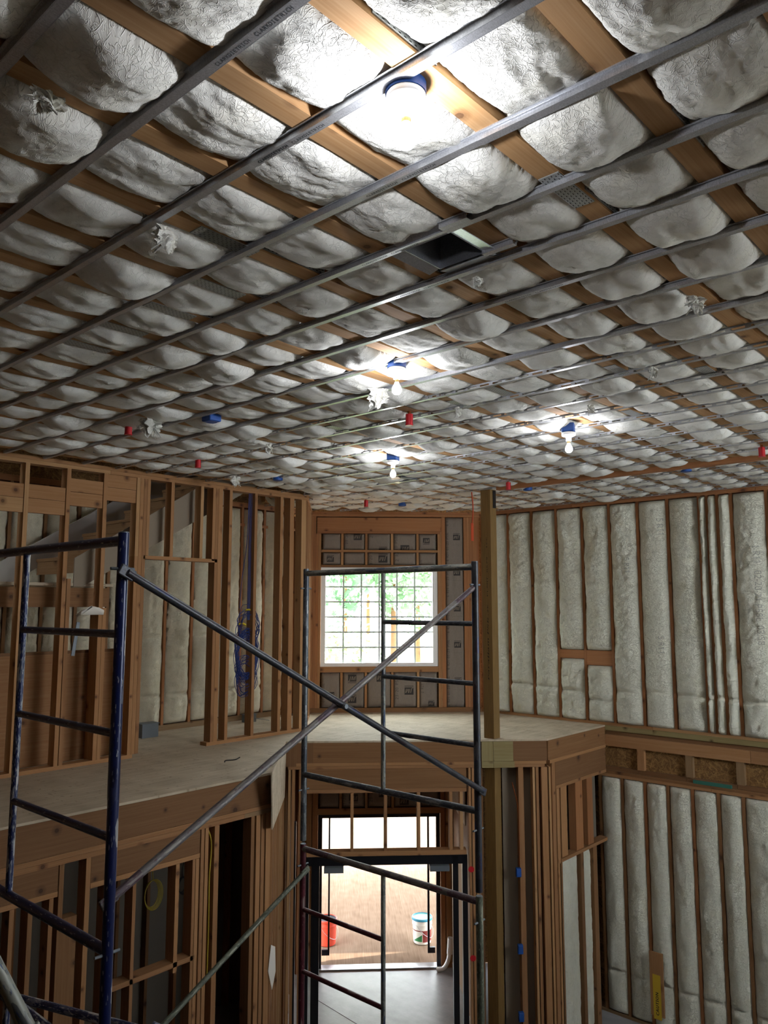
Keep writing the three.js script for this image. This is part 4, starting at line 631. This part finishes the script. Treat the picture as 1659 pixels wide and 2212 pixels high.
// buckets on the porch
function bucket(px, py, label, body, rimMat, lidMat, art) {
  const p = onY(px, py, YG), t = thing('bucket', label, 'bucket', [p.x, YG, p.z]); const lt = (pts, m, n) => add(t, n, new THREE.LatheGeometry(pts.map((q) => new THREE.Vector2(...q)), 36), m);
  lt([[0, 0], [0.13, 0], [0.135, 0.01], [0.148, 0.27], [0.155, 0.275], [0.155, 0.30], [0.149, 0.305], [0.152, 0.36]], body, 'pail'); lt([[0.15, 0.345], [0.162, 0.345], [0.162, 0.375], [0.15, 0.38], [0.14, 0.372]], rimMat, 'rim'); if (lidMat) lt([[0.0, 0.366], [0.142, 0.366], [0.142, 0.372]], lidMat, 'lid');
  add(t, 'handle', tube([[-0.155, 0.29, 0.0], [-0.10, 0.16, 0.13], [0.03, 0.10, 0.165], [0.12, 0.18, 0.12], [0.155, 0.29, 0]], 0.003, 24, 5), M.zinc); return t;
}
{
  const labelTex = canvasTex(512, 256, (x, w, h) => { x.fillStyle = '#e9e7dc'; x.fillRect(0, 0, w, h); x.fillStyle = '#7d2f2a'; x.fillRect(0, 0, w, 22); x.fillRect(w * 0.55, 22, w * 0.45, h - 22); x.fillStyle = '#2e7d4a'; x.beginPath(); x.moveTo(w * 0.36, h - 10); x.lineTo(w * 0.54, h - 10); x.lineTo(w * 0.54, h * 0.35); x.fill(); x.fillStyle = '#4f7a5a'; for (let i = 0; i < 3; i++) x.fillRect(w * 0.2, 60 + i * 26, 90, 9); });
  const b = bucket(912, 2034, 'white plastic bucket with teal lid and green-marked label on the porch', solid(0xe8e6dc, 0.5), solid(0x3d93b0, 0.4), solid(0x8fd0c8, 0.5));
  const g = new THREE.CylinderGeometry(0.1455, 0.139, 0.17, 36, 1, true); const l = add(b, 'label', g, new THREE.MeshStandardMaterial({ map: labelTex, roughness: 0.6 }), [0, 0.125, 0]); l.rotation.y = 2.0;
  const r = bucket(706, 2038, 'red plastic bucket half hidden by the outer door frame', solid(0xd2472f, 0.5), solid(0xd2472f, 0.5), solid(0x3a3a44, 0.8)); void r;
  const e = thing('downspout_elbow', 'white plastic downspout elbow lying by the right door jamb', 'plastic elbow', [0, 0, 0]), q = onY(944, 2098, YG); e.position.set(q.x, 0.02, q.z);
  const R = (t, y, d) => [(t + d) * S2, y, (t - d) * S2]; add(e, 'spout', tube([R(0.0, 0.0, 0), R(0.09, 0.03, -0.03), R(0.15, 0.13, -0.05), R(0.18, 0.27, -0.06)], 0.03, 20, 10), M.vinyl); add(e, 'collar', tube([R(0.175, 0.24, -0.06), R(0.18, 0.34, -0.07), R(0.19, 0.46, -0.08)], 0.042, 10, 10), M.vinyl);
}

// ---------------------------------------------------------------- scaffold
const X1 = 1.592, X2 = 3.95, ZA = -2.79, ZC = -4.31, R1 = 0.0215, R2 = 0.0155;
function scaffoldFrame(x, yTop, yBot, zi, railSide, rungs, yBar, mats, label) {
  const t = thing('scaffold_section', label, 'scaffold', [x, yBot, (ZA + ZC) / 2]), z = (v) => v - (ZA + ZC) / 2, y = (v) => v - yBot;
  add(t, 'leg', pipe([0, 0, z(ZA)], [0, y(yTop), z(ZA)], R1), mats.right); add(t, 'leg', pipe([0, 0, z(ZC)], [0, y(yTop), z(ZC)], R1), mats.left);
  const bar = yTop - 0.03; add(t, 'top_bar', pipe([0, y(bar), z(ZA)], [0, y(bar), z(ZC)], R1 * 0.96), mats.top); add(t, 'bottom_bar', pipe([0, y(yBar), z(ZA)], [0, y(yBar), z(ZC)], R1 * 0.96), mats.bar);
  add(t, 'inner_post', pipe([0, y(yBar), z(zi)], [0, y(bar), z(zi)], R2), mats.inner);
  for (const r of rungs) add(t, 'rung', pipe([0, y(r), z(zi)], [0, y(r), z(railSide)], R2), mats.rung);
  for (const zz of [ZA, ZC]) for (const yy of [yTop - 0.14, yBot + 0.35]) { add(t, 'brace_pin', pipe([-0.05, y(yy), z(zz)], [0.05, y(yy), z(zz)], 0.006, 8), M.steelGrey); }
  for (const zz of [ZA, ZC]) add(t, 'coupler', pipe([0, y(yTop) - 0.005, z(zz)], [0, y(yTop) + 0.004, z(zz)], R1 * 0.9), M.steelGrey);
  return t;
}
const blueM = { right: M.scafBlue, left: M.scafBlue, top: M.scafBlue, bar: M.scafBlue, inner: M.scafBlueWorn, rung: M.scafBlue };
const greyM = { right: M.scafDark, left: M.scafGrey, top: M.scafGreyPale, bar: M.scafGrey, inner: M.scafGreyPale, rung: M.scafGrey };
const redM = { right: M.braceGreen, left: M.scafRed, top: M.brace, bar: M.scafRed, inner: M.scafGreyPale, rung: M.scafRed };
const f1 = scaffoldFrame(X1, 0.283, -1.62, -3.64, ZA, [-0.108, -0.482, -0.862], -1.262, blueM, 'chipped blue scaffold end frame standing at the left');
scaffoldFrame(X2, 0.268, -1.66, -3.543, ZA, [-0.108, -0.466, -0.828], -1.205, greyM, 'worn grey upper scaffold end frame before the window');
scaffoldFrame(X2, -1.685, -3.60, -3.543, ZC, [-2.125, -2.535], -3.1, redM, 'maroon and grey lower scaffold end frame before the entry');
scaffoldFrame(X2, -3.625, YG, -3.543, ZA, [-4.1, -4.5], -4.9, redM, 'bottom scaffold end frame standing on the slab');
scaffoldFrame(X1, -1.64, -3.56, -3.6, ZC, [-2.1, -2.5], -3.1, { ...blueM, top: M.scafBlueWorn }, 'second blue scaffold end frame below the left one');
scaffoldFrame(X1, -3.585, YG, -3.6, ZA, [-4.1, -4.5], -4.9, blueM, 'lowest blue scaffold end frame on the slab');
for (const [y0, h, a, l, w] of [[0.03, 0.11, 3.0, 1.5, 0.5], [-0.60, 0.22, 3.4, 0.8, 0.7], [-0.33, 0.05, 2.7, 0.5, 0.4], [-0.05, 0.05, 3.2, 0.5, 0.3]]) {   // dried mortar stuck on the leg
  const g = new THREE.CylinderGeometry(R1 + 0.0012, R1 + 0.0012, h, 14, 10, true, a, l), p = g.attributes.position; for (let i = 0; i < p.count; i++) { const n = 1 + 0.05 * n3(p.getY(i) * 60 + y0, i, 2); p.setX(i, p.getX(i) * n); p.setZ(i, p.getZ(i) * n); p.setY(i, p.getY(i) * (1 + w * n3(i * 0.7, y0 * 9, 4))); } g.computeVertexNormals();
  const m = M.paper.clone(); m.side = THREE.DoubleSide; m.color.setRGB(0.55, 0.52, 0.46); add(f1, 'mortar_splash', g, m, [0, y0 + 1.62, ZA - (ZA + ZC) / 2]);
}
function brace(a, b, mat, label, off = 0.03) { const t = thing('scaffold_brace', label, 'scaffold brace', [a[0], a[1], a[2] + off]), d = [b[0] - a[0], b[1] - a[1], b[2] - a[2]]; add(t, 'tube', pipe([0, 0, 0], d, 0.0165), mat); for (const p of [[0, 0, 0], d]) { const f = add(t, 'flat_end', new RoundedBoxGeometry(0.07, 0.045, 0.012, 2, 0.005), mat, p); f.rotation.z = Math.atan2(d[1], d[0]); } return t; }
brace([X1, 0.128, ZA], [X2, -1.085, ZA], M.scafDark, 'dark scaffold brace falling from the blue frame to the grey frame', 0.035);
const xb = brace([X2, 0.115, ZA], [X1, -1.085, ZA], M.brace, 'pale scaffold brace rising from the blue frame to the grey frame', -0.004); add(xb, 'pivot_bolt', pipe([-1.18, -0.6, -0.02], [-1.18, -0.6, 0.07], 0.012, 8), M.steelGrey);
{ const a = [X2, -1.862, ZC], q = onZ(345, 2212, ZC), k = (X1 - X2) / (q.x - X2); brace(a, [X1, a[1] + (q.y - a[1]) * k, ZC], M.braceGreen, 'greenish scaffold brace dropping from the maroon frame leg', 0.03);
  const b0 = onX(-60, 2130, 1.60), b1 = onZ(330, 2232, -2.70); brace([b0.x, b0.y, b0.z], [b1.x, b1.y, b1.z], M.scafBlueWorn, 'pale blue worn scaffold tube at the foot of the blue frame', 0);
  const c0 = ray(-60, 1990).multiplyScalar(1.7), c1 = ray(75, 2250).multiplyScalar(1.7); brace([c0.x, c0.y, c0.z], [c1.x, c1.y, c1.z], M.scafGreyPale, 'cement-coated scaffold tube crossing the lower left corner', 0); }

// ---------------------------------------------------------------- small things
function wireBox(px, py, D, label) { const p = onD(px, py, D), q = fromDiag(p.x, p.y, D), t = thing('outlet_box', label, 'electrical box', q, DIAG); add(t, 'box', new RoundedBoxGeometry(0.06, 0.1, 0.05, 2, 0.006), M.blueBox); add(t, 'cavity', new RoundedBoxGeometry(0.046, 0.084, 0.01, 1, 0.003), M.blueBox, [0, 0, 0.022]); }
wireBox(1120, 1884, DE - 0.03, 'upper blue outlet box on the stud right of the post'); wireBox(1124, 2050, DE - 0.03, 'middle blue outlet box on the stud right of the post'); wireBox(1126, 2196, DE - 0.03, 'lowest blue outlet box on the stud right of the post');
{ const pts = [[1106, 1690], [1118, 1740], [1121, 1800], [1122, 1870]].map(([a, b]) => { const p = onD(a, b, DE - 0.02); return fromDiag(p.x, p.y + CY, DE - 0.02); }); const c = add(scene, 'copper_cable', tube(pts, 0.006, 24, 6), M.copper); tag(c, 'copper-coloured cable running down to the upper outlet box', 'cable'); }
function coil(px, py, r, mat, label, z = ZE - 0.3) { const p = onZ(px, py, z), gs = []; for (let i = 0; i < 4; i++) { const q = []; for (let k = 0; k < 14; k++) { const a = k / 14 * TAU; q.push([Math.cos(a) * r * (0.8 + 0.08 * i), Math.sin(a) * r * (1.3 + 0.06 * i), i * 0.012 - 0.02]); } gs.push(tube(q, 0.004, 40, 5, true)); } gs.push(tube([[0, r * 1.3, 0], [-0.01, r * 2.5, 0], [0, r * 4, 0]], 0.004, 12, 5)); const m = add(scene, 'wire_coil', mergeGeometries(gs), mat, [p.x, p.y + CY, p.z]); tag(m, label, 'cable'); }
coil(330, 1932, 0.085, M.yellowWire, 'yellow wire coil hanging in the dark lower wall'); coil(395, 1912, 0.05, M.black, 'dark wire coil hanging in the dark lower wall');
{ const pts = [[448, 1788], [456, 1815], [452, 1900], [450, 2010], [446, 2120]].map(([a, b]) => { const p = onZ(a, b, ZE - 0.02); return [p.x, p.y + CY, p.z]; }); tag(add(scene, 'yellow_cable', tube(pts, 0.006, 30, 6), M.yellowWire), 'yellow cable running down a lower left stud', 'cable'); }
{ const p = onY(308, 1590, YF); p.z += 0.1; const t = thing('register_boot', 'grey sheet-metal box on the landing at the doorway', 'metal box', [p.x, YF, p.z]); const b = add(t, 'box', boardGeo(0.22, 0.16, 0.14), M.steelGrey, [0, 0.08, 0]); add(t, 'lip', boardGeo(0.24, 0.008, 0.16), M.steelGrey, [0, 0.163, 0]); void b; }
{ const p = onY(528, 1558, YF); p.z += 0.1; const t = thing('register_boot', 'grey sheet-metal box with bent wires beneath the cable coil', 'metal box', [p.x, YF, p.z]); add(t, 'box', boardGeo(0.17, 0.10, 0.10), M.steelGrey, [0, 0.05, 0]); add(t, 'lip', boardGeo(0.19, 0.006, 0.12), M.steelGrey, [0, 0.103, 0]); add(t, 'wire', tube([[0.05, 0.05, 0.05], [0.15, 0.03, 0.1], [0.26, 0.005, 0.12]], 0.003, 10, 5), M.steelGrey); }
{ const p = onY(502, 1643, YF), t = thing('wood_splinter', 'dark bent splinter lying on the landing plywood', 'debris', [p.x, YF, p.z]); add(t, 'splinter', tube([[-0.12, 0.006, 0.03], [-0.09, 0.012, 0.0], [0.02, 0.007, 0.01], [0.14, 0.006, -0.06]], 0.006, 14, 5), M.dark); }
{ const a = onZ(195, 1327, ZL + 0.02), t = thing('paper_scrap', 'torn paper scrap draped on a partition stud', 'paper', [a.x, a.y, ZL + 0.015]); add(t, 'sheet', softGrid(12, 6, (u, v) => [(u - 0.5) * 0.24, 0.05 * Math.sin(u * 3) + 0.03 * v + 0.03 * n3(u * 4, v * 3, 1), (v - 0.5) * 0.12 + 0.02 * n3(u * 5, v, 3)], (u, v) => [(u - 0.5) * 0.24, -0.005, (v - 0.5) * 0.1], (u, v) => [u, v]), M.paper); }
{ const a = onZ(163, 1380, ZL - 0.13), t = thing('steel_strap', 'leaning dark steel strap between partition studs', 'strap', [a.x, a.y, a.z]), m = add(t, 'strap', boardGeo(0.035, 0.34, 0.012), M.steelGrey); m.rotation.z = -0.13; void m; }
{ const p = onZ(584, 2090, ZE + 0.01), t = thing('house_wrap_scrap', 'white torn wrap scrap stuck on the entry corner stud', 'scrap', [p.x, p.y, p.z]); const g = prism([[0, 0.2], [0.05, 0.17], [0.06, -0.05], [0.02, -0.2], [-0.03, -0.02]], 0.006); add(t, 'scrap', g, M.paper); }
{ // yellow-marked board leaning on the lower right batts
  const a = onX(1422, 2195, XR - 0.10), b = onX(1420, 2058, XR - 0.10), t = thing('marked_board', 'tan leaning board with a yellow printed strip on the lower right wall', 'board', [XR - 0.10, a.y, a.z]), H = b.y - a.y; add(t, 'plank', boardGeo(0.02, H, 0.17), M.stud, [0, H / 2, 0.0]);
  const tx = canvasTex(128, 512, (x, w, h) => { x.fillStyle = '#c9a72c'; x.fillRect(0, 0, w, h); x.fillStyle = '#1c1a16'; x.save(); x.translate(w * 0.5, h * 0.95); x.rotate(-Math.PI / 2); x.font = 'bold 60px sans-serif'; x.textBaseline = 'middle'; x.fillText('CAUTION', 20, 0); x.restore(); }); const s = add(t, 'label_strip', new THREE.PlaneGeometry(0.1, H * 0.7), new THREE.MeshStandardMaterial({ map: tx, roughness: 0.6 }), [-0.0105, H * 0.3, 0]); s.rotation.y = -Math.PI / 2; }
{ const p = onD(1155, 2190, DE - 0.25), q = fromDiag(p.x, YG, DE - 0.25), t = thing('tool_bag', 'black bag with yellow lettering at the foot of the entry studs', 'bag', q, DIAG); add(t, 'bag', new RoundedBoxGeometry(0.2, 0.42, 0.16, 4, 0.05), M.black, [0, 0.21, 0]); add(t, 'strap', tube([[-0.06, 0.4, 0], [0, 0.5, 0], [0.06, 0.4, 0]], 0.012, 12, 6), M.black); add(t, 'lettering', boardGeo(0.05, 0.14, 0.004), M.yellowTape, [0.05, 0.28, 0.081]); }
{ const p = onY(1215, 2205, YG), t = thing('tape_measure', 'yellow and black tape measure on the slab near the entry studs', 'tool', [p.x, YG, p.z]); add(t, 'case', new RoundedBoxGeometry(0.10, 0.12, 0.06, 3, 0.02), M.black, [0, 0.06, 0]); add(t, 'face', new THREE.CylinderGeometry(0.04, 0.04, 0.064, 20), M.yellowTape, [0, 0.06, 0]).rotation.x = Math.PI / 2; }
for (const [px, py] of [[1018, 1878], [1022, 2070]]) { const p = onD(px, py, DE - 0.001), m = add(wallE, 'spray_mark', new THREE.CircleGeometry(0.035, 16), M.red, [p.x, p.y + CY, -DE + 0.002]); void m; }

renderer.render(scene, camera);
